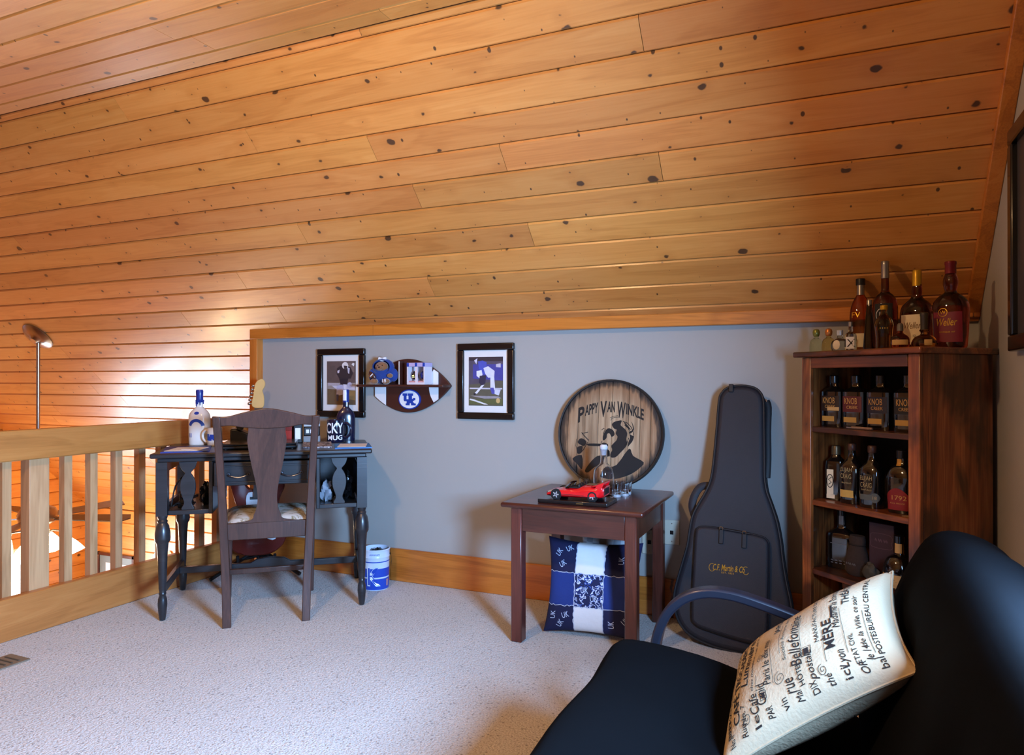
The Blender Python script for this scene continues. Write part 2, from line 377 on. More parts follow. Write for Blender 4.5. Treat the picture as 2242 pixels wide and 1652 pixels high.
# ---- living-room gable wall (planks run along Y) and eave wall
gable = struct('wall_left', bx(XG-.12, XG-.018, -3.8, YE+.1, ZL, ZF+.055), GROOVE)
z = -2.56
dy0, dy1, dz1 = 3.34, 4.34, -.52     # glazed door opening in the gable wall
while z < ZF-.02:
    w = min(.1288, ZF-z); yend = min(YE, YK+(ZT-z)-.004); ys = -.9
    zc = z+w/2
    spans = [(ys, yend)]
    if zc < dz1+.05: spans = [(ys, dy0-.05), (dy1+.05, yend)]
    for a, b in spans:
        if b-a < .1: continue
        plank(gable, Vector((XG-.018, a, z)), Vector((0, 1, 0)), Vector((0, 0, 1)), b-a, w)
    z += w
eave = struct('wall_eave', bx(XG-.1, -3.2, YE+.018, YE+.1, ZL, ZT-(YE-YK)+.05), GROOVE)
z = ZT-(YE-YK)-.004-.1288*9
k = 0
while z < ZT-(YE-YK)-.02:
    js = [XG]+([random.uniform(-5.9, -4.4)] if k % 2 else [])+[-3.25]
    for a, b in zip(js[:-1], js[1:]): plank(eave, Vector((a, YE+.018, z)), X_, Vector((0, 0, 1)), b-a, .1288)
    z += .1288; k += 1
# glazed door of the living room
g = G(); T0 = XG-.002
for a, b, c, d in ((dy0-.05, dy1+.05, dz1, dz1+.06), (dy0-.05, dy0+.03, ZL, dz1), (dy1-.03, dy1+.05, ZL, dz1), ((dy0+dy1)/2-.03, (dy0+dy1)/2+.03, ZL, dz1), (dy0, dy1, ZL, ZL+.1)):
    g.box(T0-.04, T0+.02, a, b, c, d)
dr = struct('door_1', g, WHT, bevel=.004)
bx(T0-.012, T0-.006, dy0, dy1, ZL+.1, dz1).build('pane', mat('sky_bright_glass', (.86, .93, 1), .1, emit=3, var=.02), dr)
# ---- trims
g = G().box(-3.25, XR, YK-.055, YK, ZT-.005, ZT+.055)
struct('trim_1', g, PINE_TRIM, bevel=.004)
struct('trim_2', bx(-3.255, -3.195, YK-.05, YK+.02, .18, ZT+.05), PINE_TRIM_Z, bevel=.004)
Ms = Matrix(((1, 0, 0, 0), (0, UP.y, NRM.y, YK), (0, UP.z, NRM.z, ZT), (0, 0, 0, 1)))
struct('trim_3', bx(XR-.048, XR, 0.0, 1.60, 0, .03, T=None), PINE_TRIM_Z, bevel=.004, M=Ms)
struct('trim_4', bx(XR-.048, XR, .9, 2.31, ZF-.03, ZF), RAIL, bevel=.004)
# ---- baseboards
def base(name, x0, x1, y0, y1, h, m): return struct(name, bx(x0, x1, y0, y1, 0, h), m, bevel=.004)
base('baseboard_back', -3.22, -2.455, YK-.018, YK, .18, PINE_TRIM)
base('baseboard_back', -2.45, XR, YK-.018, YK, .18, PINE_TRIM)
base('baseboard_right', XR-.018, XR, YB, YK-.02, .14, RAIL)
# ---- loft railing
rl = thing('railing', 'knotty pine loft railing with square balusters beside the desk', 'railing', (XRAIL, 2.0, 0))
bx(-.02, .02, -3.0, 1.36, .768, .902).build('top_rail', RAIL, rl, bevel=.006)
bx(-.02, .02, -3.0, 1.36, 0, .182).build('bottom_board', RAIL, rl, bevel=.005)
bl = G().box(-.019, .019, -.019, .019, .02, .86).mesh('baluster', BALU)
y = -.0585
for y in [-.0585-.127*i for i in range(1, 16)]+[.215, .343, .476, .609, .738, .866, .994, 1.12]:
    o = bpy.data.objects.new('baluster', bl); COL.objects.link(o); o.parent = rl; o.location = (-.04, y, 0)
o = bpy.data.objects.new('baluster', bl); COL.objects.link(o); o.parent = rl; o.location = (-.04, -.0585, 0)
bx(-.085, -.021, .037, .127, -.15, .88).build('post', BALU, rl, bevel=.003)
bx(-.085, -.021, 1.25, 1.34, -.15, .88).build('post', BALU, rl, bevel=.003)
struct('trim_5', bx(-3.36, -3.30, -3.0, YE, -.22, .0), RAIL)
# ---- ceiling lamp of the loft, out of view; dish added to shade flat ceiling
LX, LY = -1.5, .85
lp = thing('ceiling_lamp', 'ceiling lamp with an added light-blocking metal dish over a warm bulb', 'lamp', (LX, LY, ZF-.001))
G().lathe([(.06, 0), (.058, -.02), (.012, -.03)], 28).build('canopy', WHT, lp)
G().cyl((0, 0, -.02), (0, 0, -.10), .008, 10).build('stem', WHT, lp)
G().lathe([(.0005, -.095), (.08, -.098), (.17, -.118), (.172, -.122), (.08, -.104), (.0005, -.101)], 40, cap0=False, cap1=False).build('added_blocker_dish', WHT, lp)  # added dish, keeps the bulb's direct light off the flat ceiling
ell(G(), (0, 0, -.135), (.02, .02, .026)).build('bulb', mat('lit_bulb', (1, .86, .66), .4, emit=20, var=.02), lp)
point('ceiling_lamp_light', (LX, LY, ZF-.175), .06, (1, .62, .30), 62)
# ---- floor vent
v = thing('floor_vent', 'tan metal floor register set in the carpet by the railing', 'vent', (-2.99, 1.735, 0))
VM = mat('vent_metal', srgb(136, 124, 108), .45, .4)
g = G().box(-.062, .062, -.165, .10, -.01, .006); g.build('frame', VM, v, bevel=.002)
for i in range(9):
    bx(-.044, .044, -.145+i*.026, -.139+i*.026, .004, .0085).build('slat', mat('vent_slat', srgb(90, 84, 74), .5, .4), v)
# ---- ceiling fan hanging from the slope over the living room
FX, FY = -5.245, 3.336
fz = ZT-(FY-YK)
fan = thing('ceiling_fan', 'ceiling fan with brown blades and lit white glass shades below the loft', 'fan', (FX, FY, 0))
Mc = Matrix.Translation((0, 0, fz)) @ Matrix.Rotation(R(-45), 4, 'X')
G().lathe([(.112, -.001), (.115, -.008), (.104, -.018), (.066, -.032), (.036, -.040), (.022, -.052)], 28).build('canopy', CHROME, fan, M=Mc)
G().cyl((0, -.0, .22), (0, 0, fz-.045), .0125, 12).build('downrod', CHROME, fan)
G().lathe([(.02, .24), (.04, .22), (.11, .19), (.13, .15), (.12, .10), (.07, .07), (.05, .03), (.06, .0), (.03, -.03)], 28).build('motor_housing', mat('fan_bronze', srgb(150, 132, 108), .3, .8), fan)
FB = wood('fan_blade', srgb(60, 38, 24), srgb(86, 58, 40), srgb(104, 74, 54), 'X', .4, .2, 0, .1)
bm_ = G().prism([(.16, -.05), (.66, -.07), (.70, 0), (.66, .07), (.16, .05)], .008, T=Matrix.Rotation(R(90), 4, 'X')).mesh('blade', FB)
for i in range(5):
    o = bpy.data.objects.new('blade', bm_); COL.objects.link(o); o.parent = fan
    o.matrix_local = Matrix.Translation((0, 0, .125)) @ Matrix.Rotation(R(20+72*i), 4, 'Z') @ Matrix.Rotation(R(10), 4, 'X')
    G().box(.10, .26, -.014, .014, -.004, .004).build('blade_bracket', CHROME, o)
SH = mat('lit_white_glass_shade', (1, .84, .60), .4, emit=9, var=.02)
for i in range(4):
    a = R(35+90*i); c, s_ = math.cos(a), math.sin(a)
    arm = G().tube([(.04*c, .04*s_, .0), (.10*c, .10*s_, .03), (.17*c, .17*s_, .02), (.19*c, .19*s_, -.03)], .008, 8).build('light_arm', CHROME, fan)
    T = Matrix.Translation((.19*c, .19*s_, -.03)) @ Matrix.Rotation(a, 4, 'Z') @ Matrix.Rotation(R(-24), 4, 'Y')
    G().lathe([(.022, 0), (.03, -.015), (.05, -.05), (.066, -.09), (.075, -.12), (.072, -.122), (.02, -.11)], 20, T=T).build('glass_shade', SH, fan)
    point('fan_bulb_light', (FX+.24*c, FY+.24*s_, -.17), .05, (1, .64, .31), 40)
# ---- things on the eave wall below
t = thing('framed_picture', 'grey matted picture in a dark wooden frame on the wall below', 'picture', (-6.54, YE, -.86))
g = G(); a, b = .27, .24
g.box(-a, a, -.03, 0, b-.03, b); g.box(-a, a, -.03, 0, -b, -b+.03); g.box(-a, -a+.03, -.03, 0, -b, b); g.box(a-.03, a, -.03, 0, -b, b)
g.build('frame', MAHOG, t, bevel=.003)
bx(-a+.03, a-.03, -.014, 0, -b+.03, b-.03).build('mat_board', mat('slate_mat', srgb(120, 132, 138), .7), t)
bx(-.15, .17, -.017, -.013, -.17, .14).build('photo', mat('pale_photo', srgb(206, 216, 230), .4, var=.25, vs=9), t)
def pelt():
    g = G()
    def fn(u, v):
        a = u*2*PI; r = .13*v*(1+.22*math.sin(3*a+1)+.14*math.sin(7*a))
        return (r*math.cos(a)*1.2, -.012-.05*(1-v*v), r*math.sin(a))
    g.grid(fn, 36, 5); return g
t = tag(pelt().build('wall_pelt', mat('white_fleece', srgb(236, 232, 224), .9, bump=.5, bs=50, sheen=.4)), 'small white fleece pelt hung on the wall below the loft', 'pelt')
t.location = (-5.86, YE, -.63)
# ================================================================= desk in the corner
DC = (-2.646, 2.8635, 0); DA = 38.8
desk = thing('writing_desk', 'black painted writing desk with turned legs and open side cubbies', 'desk', DC, DA)
ZD = .78
prof_t = [(-.502, -.30), (.502, -.30), (.502, .268), (-.502, .268)]
G().box(-.502, .502, -.302, .268, ZD-.022, ZD).build('top', BLACKW, desk, bevel=.007, seg=3)
bx(-.475, .475, -.275, .262, ZD-.042, ZD-.0225).build('top_moulding', BLACKW, desk, bevel=.005)
zc0 = .49
leg_prof = [(.006, 0), (.013, .004), (.017, .03), (.021, .075), (.0195, .10), (.014, .118), (.017, .126), (.014, .135), (.0165, .15), (.0215, .30), (.026, .36), (.0335, .372), (.0345, .384), (.0335, .41), (.028, .44), (.020, .455), (.023, .462), (.018, .47), (.022, .482), (.022, .49)]
lm = G().lathe(leg_prof, 20).box(-.024, .024, -.024, .024, .488, ZD-.042).mesh('leg', BLACKW)
for sx in (-1, 1):
    for sy in (-1, 1):
        o = bpy.data.objects.new('leg', lm); COL.objects.link(o); o.parent = desk; o.location = (.455*sx, .25*sy if sy > 0 else -.25, 0)
    # cubby: inner panel, bottom, outer rail, back
    x0, x1 = (.235, .431) if sx > 0 else (-.431, -.235)
    xi = (.235, .253) if sx > 0 else (-.253, -.235)
    bx(xi[0], xi[1], -.268, .25, zc0, ZD-.043).build('cubby_inner_panel', BLACKW, desk, bevel=.003)
    bx(x0, x1, -.262, .25, zc0, zc0+.022).build('cubby_floor', BLACKW, desk, bevel=.003)
    xs = .448*sx
    bx(xs-.008, xs+.008, -.225, .225, zc0, zc0+.05).build('cubby_side_rail', BLACKW, desk)
    bx(xs-.008, xs+.008, -.225, .225, ZD-.09, ZD-.043).build('cubby_side_rail', BLACKW, desk)
    # fretted splat in the cubby front
    hh = (ZD-.043)-(zc0+.022)
    half = [(.026, 0), (.028, .04), (.020, .10), (.017, .16), (.022, .24), (.031, .36), (.034, .48), (.031, .60), (.022, .70), (.013, .76), (.018, .80), (.026, .84), (.034, .90), (.040, 1.0)]
    xc = (x0+x1)/2+.012*sx
    poly = smooth_poly([(xc+a, zc0+.022+b*hh) for a, b in half], 3, False)+smooth_poly([(xc-a, zc0+.022+b*hh) for a, b in reversed(half)], 3, False)
    G().prism(poly, .014, y0=-.262).build('fretted_splat', BLACKW, desk, bevel=.002)
    # side stretcher
    bx(.455*sx-.011, .455*sx+.011, -.235, .235, .125, .165).build('side_stretcher', BLACKW, desk, bevel=.003)
bx(-.235, .235, .225, .245, .60, ZD-.043).build('back_panel', BLACKW, desk)
bx(.2535, .431, .226, .244, .512, ZD-.043).build('back_panel', BLACKW, desk)
bx(.432, .4395, -.224, .224, .541, ZD-.091).build('cubby_side_panel', BLACKW, desk)
# drawer
bx(-.234, .234, -.24, .22, ZD-.165, ZD-.155).build('drawer_floor', BLACKW, desk)
dw = bx(-.232, .232, -.268, -.246, ZD-.162, ZD-.05).build('drawer', BLACKW, desk, bevel=.004)
g = G(); a, b, c, d = -.212, .212, ZD-.15, ZD-.064
for q in ((a, b, c, c+.008), (a, b, d-.008, d), (a, a+.008, c, d), (b-.008, b, c, d)): g.box(q[0], q[1], -.2725, -.267, q[2], q[3])
g.build('drawer_moulding', BLACKW, dw, bevel=.002)
for x in (-.12, .12):
    g = G().tube(smooth_poly([(x-.045, -.268, ZD-.108), (x-.04, -.288, ZD-.112), (x, -.292, ZD-.122), (x+.04, -.288, ZD-.112), (x+.045, -.268, ZD-.108)], 3, False), .004, 8)
    for e in (-.045, .045): g.lathe([(.010, 0), (.008, .004)], 12, T=Matrix.Translation((x+e, -.268, ZD-.108)) @ Matrix.Rotation(R(90), 4, 'X'))
    g.build('handle', mat('dark_pewter', srgb(96, 98, 104), .3, .9), dw)
# centre stretcher with a raised middle
pl = [(-.445, .125), (.445, .125), (.445, .158), (.10, .158), (.07, .176), (0, .184), (-.07, .176), (-.10, .158), (-.445, .158)]
G().prism(pl, .022, y0=.10).build('centre_stretcher', BLACKW, desk, bevel=.003)

def dk(x, y, z=ZD):   # desk-local to world
    c, s_ = math.cos(R(DA)), math.sin(R(DA)); return (DC[0]+x*c-y*s_, DC[1]+x*s_+y*c, z)

# ================================================================= chair
ch = thing('dining_chair', 'dark walnut splat-back chair with a patterned seat pulled up to the desk', 'chair', (-2.552, 2.76, 0), 41)
# local: +y towards the desk; rear legs at y=-.24
yr = -.245
def rear_x(z): return .172+.034*min(1, z/.96)**1.0
for sx in (-1, 1):
    pts = [(sx*.172, yr-.035, 0), (sx*.178, yr-.008, .20), (sx*.188, yr, .40), (sx*.196, yr-.008, .60), (sx*.206, yr-.035, .80), (sx*.214, yr-.07, .955)]
    pts = smooth_poly(pts, 3, False)
    g = G(); vs = []; fs = []
    for i, p in enumerate(pts):
        w = .0185 if i < 9 else .0165
        vs += [(p[0]-w, p[1]-.016, p[2]), (p[0]+w, p[1]-.016, p[2]), (p[0]+w, p[1]+.016, p[2]), (p[0]-w, p[1]+.016, p[2])]
    n = len(pts)
    for i in range(n-1):
        for q in range(4): fs.append((4*i+q, 4*i+(q+1) % 4, 4*i+4+(q+1) % 4, 4*i+4+q))
    fs += [(3, 2, 1, 0), tuple(4*(n-1)+q for q in range(4))]
    g.add(vs, fs).build('rear_leg', CHAIRW, ch, bevel=.003)
    # front leg, tapered
    fx, fy = sx*.205, .205
    T = Matrix.Translation((fx, fy, 0))
    G().add([(a*.014, b*.014, 0) for a, b in ((-1, -1), (1, -1), (1, 1), (-1, 1))]+[(a*.021, b*.021, .44) for a, b in ((-1, -1), (1, -1), (1, 1), (-1, 1))],
            [(3, 2, 1, 0), (4, 5, 6, 7), (0, 1, 5, 4), (1, 2, 6, 5), (2, 3, 7, 6), (3, 0, 4, 7)], T=T).build('front_leg', CHAIRW, ch, bevel=.003)
    # side seat rail and stretcher
    for nm, z0, z1, w in (('seat_rail', .385, .455, .010), ('side_stretcher', .165, .205, .009)):
        a = Vector((sx*(.186 if z0 > .3 else .178), yr+.01, 0)); b = Vector((fx, fy-.012, 0)); nn = Vector((w, 0, 0))
        G().add([a-nn+Vector((0, 0, z0)), a+nn+Vector((0, 0, z0)), b+nn+Vector((0, 0, z0)), b-nn+Vector((0, 0, z0)), a-nn+Vector((0, 0, z1)), a+nn+Vector((0, 0, z1)), b+nn+Vector((0, 0, z1)), b-nn+Vector((0, 0, z1))],
                [(3, 2, 1, 0), (4, 5, 6, 7), (0, 1, 5, 4), (1, 2, 6, 5), (2, 3, 7, 6), (3, 0, 4, 7)]).build(nm, CHAIRW, ch, bevel=.003)
bx(-.19, .19, yr-.004, yr+.016, .385, .462).build('rear_seat_rail', CHAIRW, ch, bevel=.003)
bx(-.20, .20, .195, .215, .385, .445).build('front_seat_rail', CHAIRW, ch, bevel=.003)
bx(-.19, .19, -.03, -.012, .172, .198).build('cross_stretcher', CHAIRW, ch, bevel=.003)
def backy(z): return yr-.0-.07*max(0, (z-.45)/.505)**1.6
def bent_prism(g, poly, t):
    """poly (x,z) in the plane of the leaning back"""
    n = len(poly); vs = [(x, backy(z)-t/2, z) for x, z in poly]+[(x, backy(z)+t/2, z) for x, z in poly]
    g.add(vs, [tuple(range(n)), tuple(range(2*n-1, n-1, -1))]+[(i, i+n, (i+1) % n+n, (i+1) % n) for i in range(n)])
    return g
# crest rail
top = smooth_poly([(-.232, .958), (-.17, .956), (-.10, .974), (0, .992), (.10, .974), (.17, .956), (.232, .958)], 4, False)
bot = smooth_poly([(.232, .915), (.20, .912), (.15, .914), (.10, .905), (.0, .898), (-.10, .905), (-.15, .914), (-.20, .912), (-.232, .915)], 4, False)
bent_prism(G(), top+bot, .024).build('crest_rail', CHAIRW, ch, bevel=.004)
# vase splat, in horizontal strips so that it follows the lean
hw = [(.462, .150), (.470, .085), (.480, .064), (.495, .060), (.52, .050), (.56, .043), (.60, .044), (.66, .053), (.72, .066), (.78, .077), (.82, .083), (.85, .085), (.88, .081), (.91, .080)]
hw = smooth_poly(hw, 3, False)
vs = []; fs = []
for z, w in hw: vs += [(-w, backy(z)-.006, z), (w, backy(z)-.006, z), (w, backy(z)+.006, z), (-w, backy(z)+.006, z)]
for i in range(len(hw)-1):
    for q in range(4): fs.append((4*i+q, 4*i+(q+1) % 4, 4*i+4+(q+1) % 4, 4*i+4+q))
fs += [(3, 2, 1, 0), tuple(4*(len(hw)-1)+q for q in range(4))]
G().add(vs, fs).build('back_splat', CHAIRW, ch)
# upholstered seat
def seat(u, v):
    y = -.235+.455*v; w = .180+.030*v; x = (u*2-1)*w
    d = (1-abs(u*2-1)**6)*(1-abs(v*2-1)**6)
    return (x, y, .452+.030*d**.6)
def seatmat():
    m = bpy.data.materials.new('leafy_seat_fabric'); nt, N, L, P = nodes(m); tc = N.new('ShaderNodeTexCoord')
    n = N.new('ShaderNodeTexNoise'); n.inputs['Scale'].default_value = 14; n.inputs['Detail'].default_value = 5; n.inputs['Distortion'].default_value = 1.4; L.new(tc.outputs['Object'], n.inputs['Vector'])
    r = ramp(N, [(.40, srgb(210, 208, 200)), (.50, srgb(206, 204, 196)), (.535, srgb(130, 118, 70)), (.57, srgb(196, 192, 180)), (.66, srgb(150, 132, 84))]); L.new(n.outputs['Fac'], r.inputs[0])
    L.new(r.outputs[0], P.inputs['Base Color']); P.inputs['Roughness'].default_value = .8; return m
g = G().grid(seat, 14, 14); g.box(-.178, .178, -.23, .215, .44, .453)
g.build('seat', seatmat(), ch)

# ================================================================= guitar on a stand in the corner
ga, gb = -3.015, 3.165
gt = thing('electric_guitar', 'dark red and black electric guitar standing in the corner behind the desk', 'guitar',
           M=Matrix.Translation((ga, gb, .10)) @ Matrix.Rotation(R(DA), 4, 'Z') @ Matrix.Rotation(R(-7), 4, 'X'))
ol = smooth_poly([(0, .012), (.08, .02), (.145, .07), (.165, .14), (.14, .21), (.115, .27), (.125, .34), (.150, .40), (.135, .445), (.095, .44), (.06, .395), (.0, .39), (-.05, .40), (-.08, .45), (-.13, .475), (-.155, .44), (-.135, .36), (-.115, .28), (-.14, .20), (-.165, .13), (-.145, .06), (-.08, .02)], 4)
RED = mat('dark_red_lacquer', srgb(84, 20, 14), .2, var=.25, vs=5, coat=.6)
G().prism(ol, .042, y0=-.021).build('body', RED, gt, bevel=.010, seg=3)
pg = smooth_poly([(.02, .36), (.06, .33), (.08, .26), (.12, .18), (.10, .10), (.05, .11), (.02, .16), (-.03, .20), (-.06, .30), (-.05, .37)], 3)
G().prism(pg, .003, y0=-.026).build('pickguard', mat('pearl_pickguard', srgb(196, 200, 206), .3, var=.2, vs=60), gt)
bx(-.022, .022, -.040, -.021, .36, .86).build('neck', mat('maple', srgb(206, 164, 96), .35, coat=.3), gt, bevel=.004)
bx(-.021, .021, -.045, -.0402, .34, .858).build('fretboard', mat('rosewood', srgb(52, 32, 22), .4), gt)
hd = [(-.022, .86), (.022, .86), (.032, .885), (.030, .93), (.022, .96), (.034, .985), (.036, 1.01), (.022, 1.03), (.0, 1.025), (-.02, 1.0), (-.030, .93), (-.038, .88)]
h_ = G().prism(smooth_poly(hd, 3), .015, y0=-.035).build('headstock', mat('maple', None), gt, bevel=.003)
for i in range(6):
    z = .885+i*.021; x = -.040+.004*i
    G().lathe([(.004, 0), (.004, .012), (.008, .014), (.009, .020), (.006, .026)], 10, T=Matrix.Translation((x+.006, -.028, z)) @ Matrix.Rotation(R(-90), 4, 'Y')).build('tuner', CHROME, h_)
bx(-.035, .035, -.034, -.021, .12, .15).build('bridge', CHROME, gt)
for z in (.20, .27, .33): bx(-.04, .04, -.031, -.021, z, z+.016).build('pickup', BLK, gt)
gs = thing('guitar_stand', 'black tubular guitar stand holding the guitar behind the desk', 'stand', (ga, gb, 0), DA)
G().tube([(0, .09, .0), (0, .08, .30), (0, .065, .62)], .011, 10).build('upright', BLK, gs)
for x, y in ((-.24, -.09), (.24, -.09), (0, .20)):
    G().tube([(0, .085, .13), (x*.6, .085+(y-.085)*.6, .06), (x, y, .012)], .011, 10).build('foot', BLK, gs)
G().tube([(-.10, -.05, .125), (-.10, -.04, .085), (-.08, .04, .085), (0, .085, .09), (.08, .04, .085), (.10, -.04, .085), (.10, -.05, .125)], .009, 8).build('cradle', BLK, gs)
# ================================================================= bottle builder
def prof_r(prof, z):
    for (r0, z0), (r1, z1) in zip(prof[:-1], prof[1:]):
        if z0 <= z <= z1 and z1 > z0: return r0+(r1-r0)*(z-z0)/(z1-z0)
    return prof[-1][0]
class Bottle:
    """round or squared bottle; front faces local -y"""
    def __init__(s, name, label, cat, loc, rz, prof, m, sx=1, sy=1, p=2, group=None, n=28, smooth=2):
        s.t = thing(name, label, cat, loc, rz, group)
        s.prof = prof if not smooth else [q for q in smooth_poly(prof, smooth, False)]
        zz = [q[1] for q in s.prof]
        for i in range(1, len(zz)):
            if zz[i] < zz[i-1]: s.prof[i] = (s.prof[i][0], zz[i-1]+1e-5); zz[i] = zz[i-1]+1e-5
        s.sx, s.sy, s.p, s.n = sx, sy, p, n
        G().lathe(s.prof, n, sx=sx, sy=sy, p=p).build('bottle_glass', m, s.t)
    def surf(s, th, z, off=.0006):
        ca, sa = math.cos(th), math.sin(th); k = (abs(ca)**s.p+abs(sa)**s.p)**(-1/s.p)
        r = prof_r(s.prof, z); x, y = r*k*ca*s.sx, r*k*sa*s.sy; l = math.hypot(x, y) or 1
        return (x*(1+off/l), y*(1+off/l), z)
    def fx(s, x, z, off):
        # front-surface point whose x is given
        r = prof_r(s.prof, z); A = r*s.sx*.999; q = max(-1, min(1, x/A))
        y = -(max(0, 1-abs(q)**s.p))**(1/s.p)*r*s.sy
        return (x, y-off, z)
    def label(s, w, z0, z1, m, name='bottle_label', off=.0008, x0=0, shape=None):
        g = G()
        if shape: 
            g.grid(lambda u, v: (lambda a, b: s.fx(x0+a, b, off))(*shape(u, v)), 12, 8)
        else: g.grid(lambda u, v: s.fx(x0+(u*2-1)*w/2, z0+(z1-z0)*v, off), 12, 6)
        return g.build(name, m, s.t)
    def text(s, txt, x, z, m, w=None, h=None, off=.0016, parent=None, **k):
        g = G(); put_text(g, txt, lambda a, b: s.fx(x+a, z+b, off), w, h, **k)
        if g.v: return g.build('lettering', m, parent or s.t, smooth=False)
    def cap(s, prof, m, name='cap', n=20): return G().lathe(prof, n).build(name, m, s.t)
def glass(name, col, rough=.03, ior=1.4):
    return mat(name, col, rough, trans=1, ior=ior, var=.0)
CREAM = mat('cream_label', srgb(222, 208, 176), .6, var=.05); REDL = mat('crimson_label', srgb(112, 20, 40), .5, var=.1)

# ================================================================= things on the desk
b = Bottle('liquor_bottle', 'white bottle with blue dipped wax neck and blue emblem on the desk', 'bottle', dk(-.365, .195), DA-14,
           [(.048, 0), (.052, .006), (.053, .10), (.052, .15), (.040, .175), (.020, .195), (.0165, .205), (.016, .265), (.017, .283), (.014, .286)],
           mat('white_ceramic_glaze', srgb(226, 222, 214), .25, coat=.4, var=.03), 1, .8, 2.6)
WAX = mat('blue_wax', srgb(22, 44, 120), .3, coat=.4)
g = G().lathe([(.0175, .222), (.0185, .226), (.018, .262), (.0195, .28), (.016, .289)], 20, sy=.95)
for i, a in enumerate((-100, -60, -130, 20, 150, 80)): g.tube([(.0185*math.cos(R(a)), .0175*math.sin(R(a)), .235), (.0185*math.cos(R(a)), .0175*math.sin(R(a)), .212-.006*(i % 3))], [.005, .0025], 6)
g.build('wax_seal', WAX, b.t)
b.label(0, 0, 0, BLUE, 'emblem', shape=lambda u, v: (.014*v*math.cos(2*PI*u), .178+.008*v*math.sin(2*PI*u)) if 0 else ((u*2-1)*.013, .166+(v*2-1)*.008*math.sqrt(max(0, 1-(u*2-1)**2))))
g = G(); stroke(g, [(.034*math.cos(a), .094+.034*math.sin(a)) for a in [R(d) for d in range(10, 180, 10)]], .016, lambda x, z: b.fx(x, z, .001)); g.build('emblem', BLUE, b.t)
b.text('II', -.03, .05, BLUE, h=.022)

def mug(name, label, loc, rz, r, h, m, inner, txt=None, handle=1):
    t = thing(name, label, 'mug', loc, rz)
    G().lathe([(r*.94, 0), (r, .004), (r, h-.004), (r*.98, h), (r*.93, h), (r*.91, h-.006), (r*.9, .01), (.001, .008)], 32, cap1=False).build('mug_body', [m], t)
    G().lathe([(r*.9, h*.82), (.001, h*.82)], 24, cap0=False, cap1=False).build('mug_inside', inner, t)
    hx = r*.96*handle
    G().tube(smooth_poly([(hx, 0, h*.80), (hx+.02*handle, 0, h*.84), (hx+.038*handle, 0, h*.66), (hx+.036*handle, 0, h*.38), (hx+.018*handle, 0, h*.2), (hx, 0, h*.22)], 3, False), .0065, 10, flat=1).build('handle', m, t)
    if txt:
        for s_, a0, z, w, hh in txt:
            g = G(); put_text(g, s_, lambda x, y: ((r+.002)*math.sin(a0+x/r), -(r+.002)*math.cos(a0+x/r), z+y), w, hh, bold=.02)
            g.build('lettering', WHT, t, smooth=False)
    return t
m1 = mug('coffee_mug', 'white mug with dark blue marks beside the white bottle', dk(-.275, .09), DA-30, .036, .092, mat('white_ceramic', srgb(222, 216, 206), .3, coat=.3), BLK, None, -1)
g = G()
for a, w, z0, z1 in ((-.5, .012, .03, .062), (-.05, .01, .028, .05), (.25, .012, .035, .06), (.55, .007, .03, .06)):
    g.grid(lambda u, v: (.0368*math.sin(a+(u-.5)*w/.036*2), -.0368*math.cos(a+(u-.5)*w/.036*2), z0+(z1-z0)*v), 4, 1)
g.build('printed_mark', BLUE, m1)
NAVY = mat('navy_glaze', srgb(14, 18, 44), .18, coat=.6)
mug('coffee_mug', 'navy mug with white block lettering at the right end of the desk', dk(.335, .165), DA-18, .047, .122, NAVY, BLK,
    [('KENTUCKY', -1.6, .078, .262, .058), ('MUG', .22, .026, .082, .026)], 1)
b = Bottle('liquor_bottle', 'navy bottle with white and blue dipped wax neck behind the lettered mug', 'bottle', dk(.392, .243), DA,
           [(.046, 0), (.05, .006), (.052, .09), (.050, .14), (.038, .165), (.019, .185), (.0165, .20), (.0155, .265), (.0165, .28), (.013, .283)], NAVY, 1, .35, 2.4)
G().lathe([(.0175, .215), (.018, .222), (.0175, .262), (.019, .28), (.015, .287)], 20, sy=.9).build('wax_seal', WAX, b.t)
G().grid(lambda u, v: (.0186*math.sin((u-.5)*1.2-.5), -.0178*math.cos((u-.5)*1.2-.5), .225+.06*v), 5, 1).build('white_wax', WHT, b.t)
# papers
def sheet(name, label, cat, x, y, w, d, rz, mats, z=ZD, th=.004, **k):
    o = bx(-w/2, w/2, -d/2, d/2, 0, th).build(name, mats, None); o.location = dk(x, y, z); o.rotation_euler = (0, 0, R(DA+rz)); return tag(o, label, cat, **k)
FOLD = mat('blue_folder', srgb(26, 48, 128), .45)
sheet('paper_folder', 'dark blue folder lying at the left end of the desk', 'folder', -.375, -.10, .21, .30, 6, FOLD)
sheet('paper_sheet', 'white printed sheet on the dark blue folder', 'paper', -.37, -.13, .15, .19, -8, PAPER, ZD+.0042, .001)
sheet('paper_sheet', 'small white slip on the printed sheet at the left end of the desk', 'paper', -.35, -.15, .07, .05, -20, PAPER, ZD+.0054, .001)
FOLD2 = mat('bright_blue_folder', srgb(34, 110, 190), .45)
o = sheet('paper_folder', 'bright blue folder hanging over the right end of the desk', 'folder', .415, -.12, .18, .25, 0, FOLD2)
sheet('paper_sheet', 'white sheet on the bright blue folder', 'paper', .415, -.125, .14, .19, -6, PAPER, ZD+.0042, .001)
def newsmat():
    m = bpy.data.materials.new('newsprint'); nt, N, L, P = nodes(m); tc = N.new('ShaderNodeTexCoord')
    n = N.new('ShaderNodeTexNoise'); n.inputs['Scale'].default_value = 90; n.inputs['Detail'].default_value = 4; L.new(tc.outputs['Object'], n.inputs['Vector'])
    r = ramp(N, [(.44, srgb(50, 46, 54)), (.52, srgb(120, 110, 116)), (.58, srgb(196, 190, 190))]); L.new(n.outputs['Fac'], r.inputs[0]); L.new(r.outputs[0], P.inputs['Base Color']); P.inputs['Roughness'].default_value = .7; return m
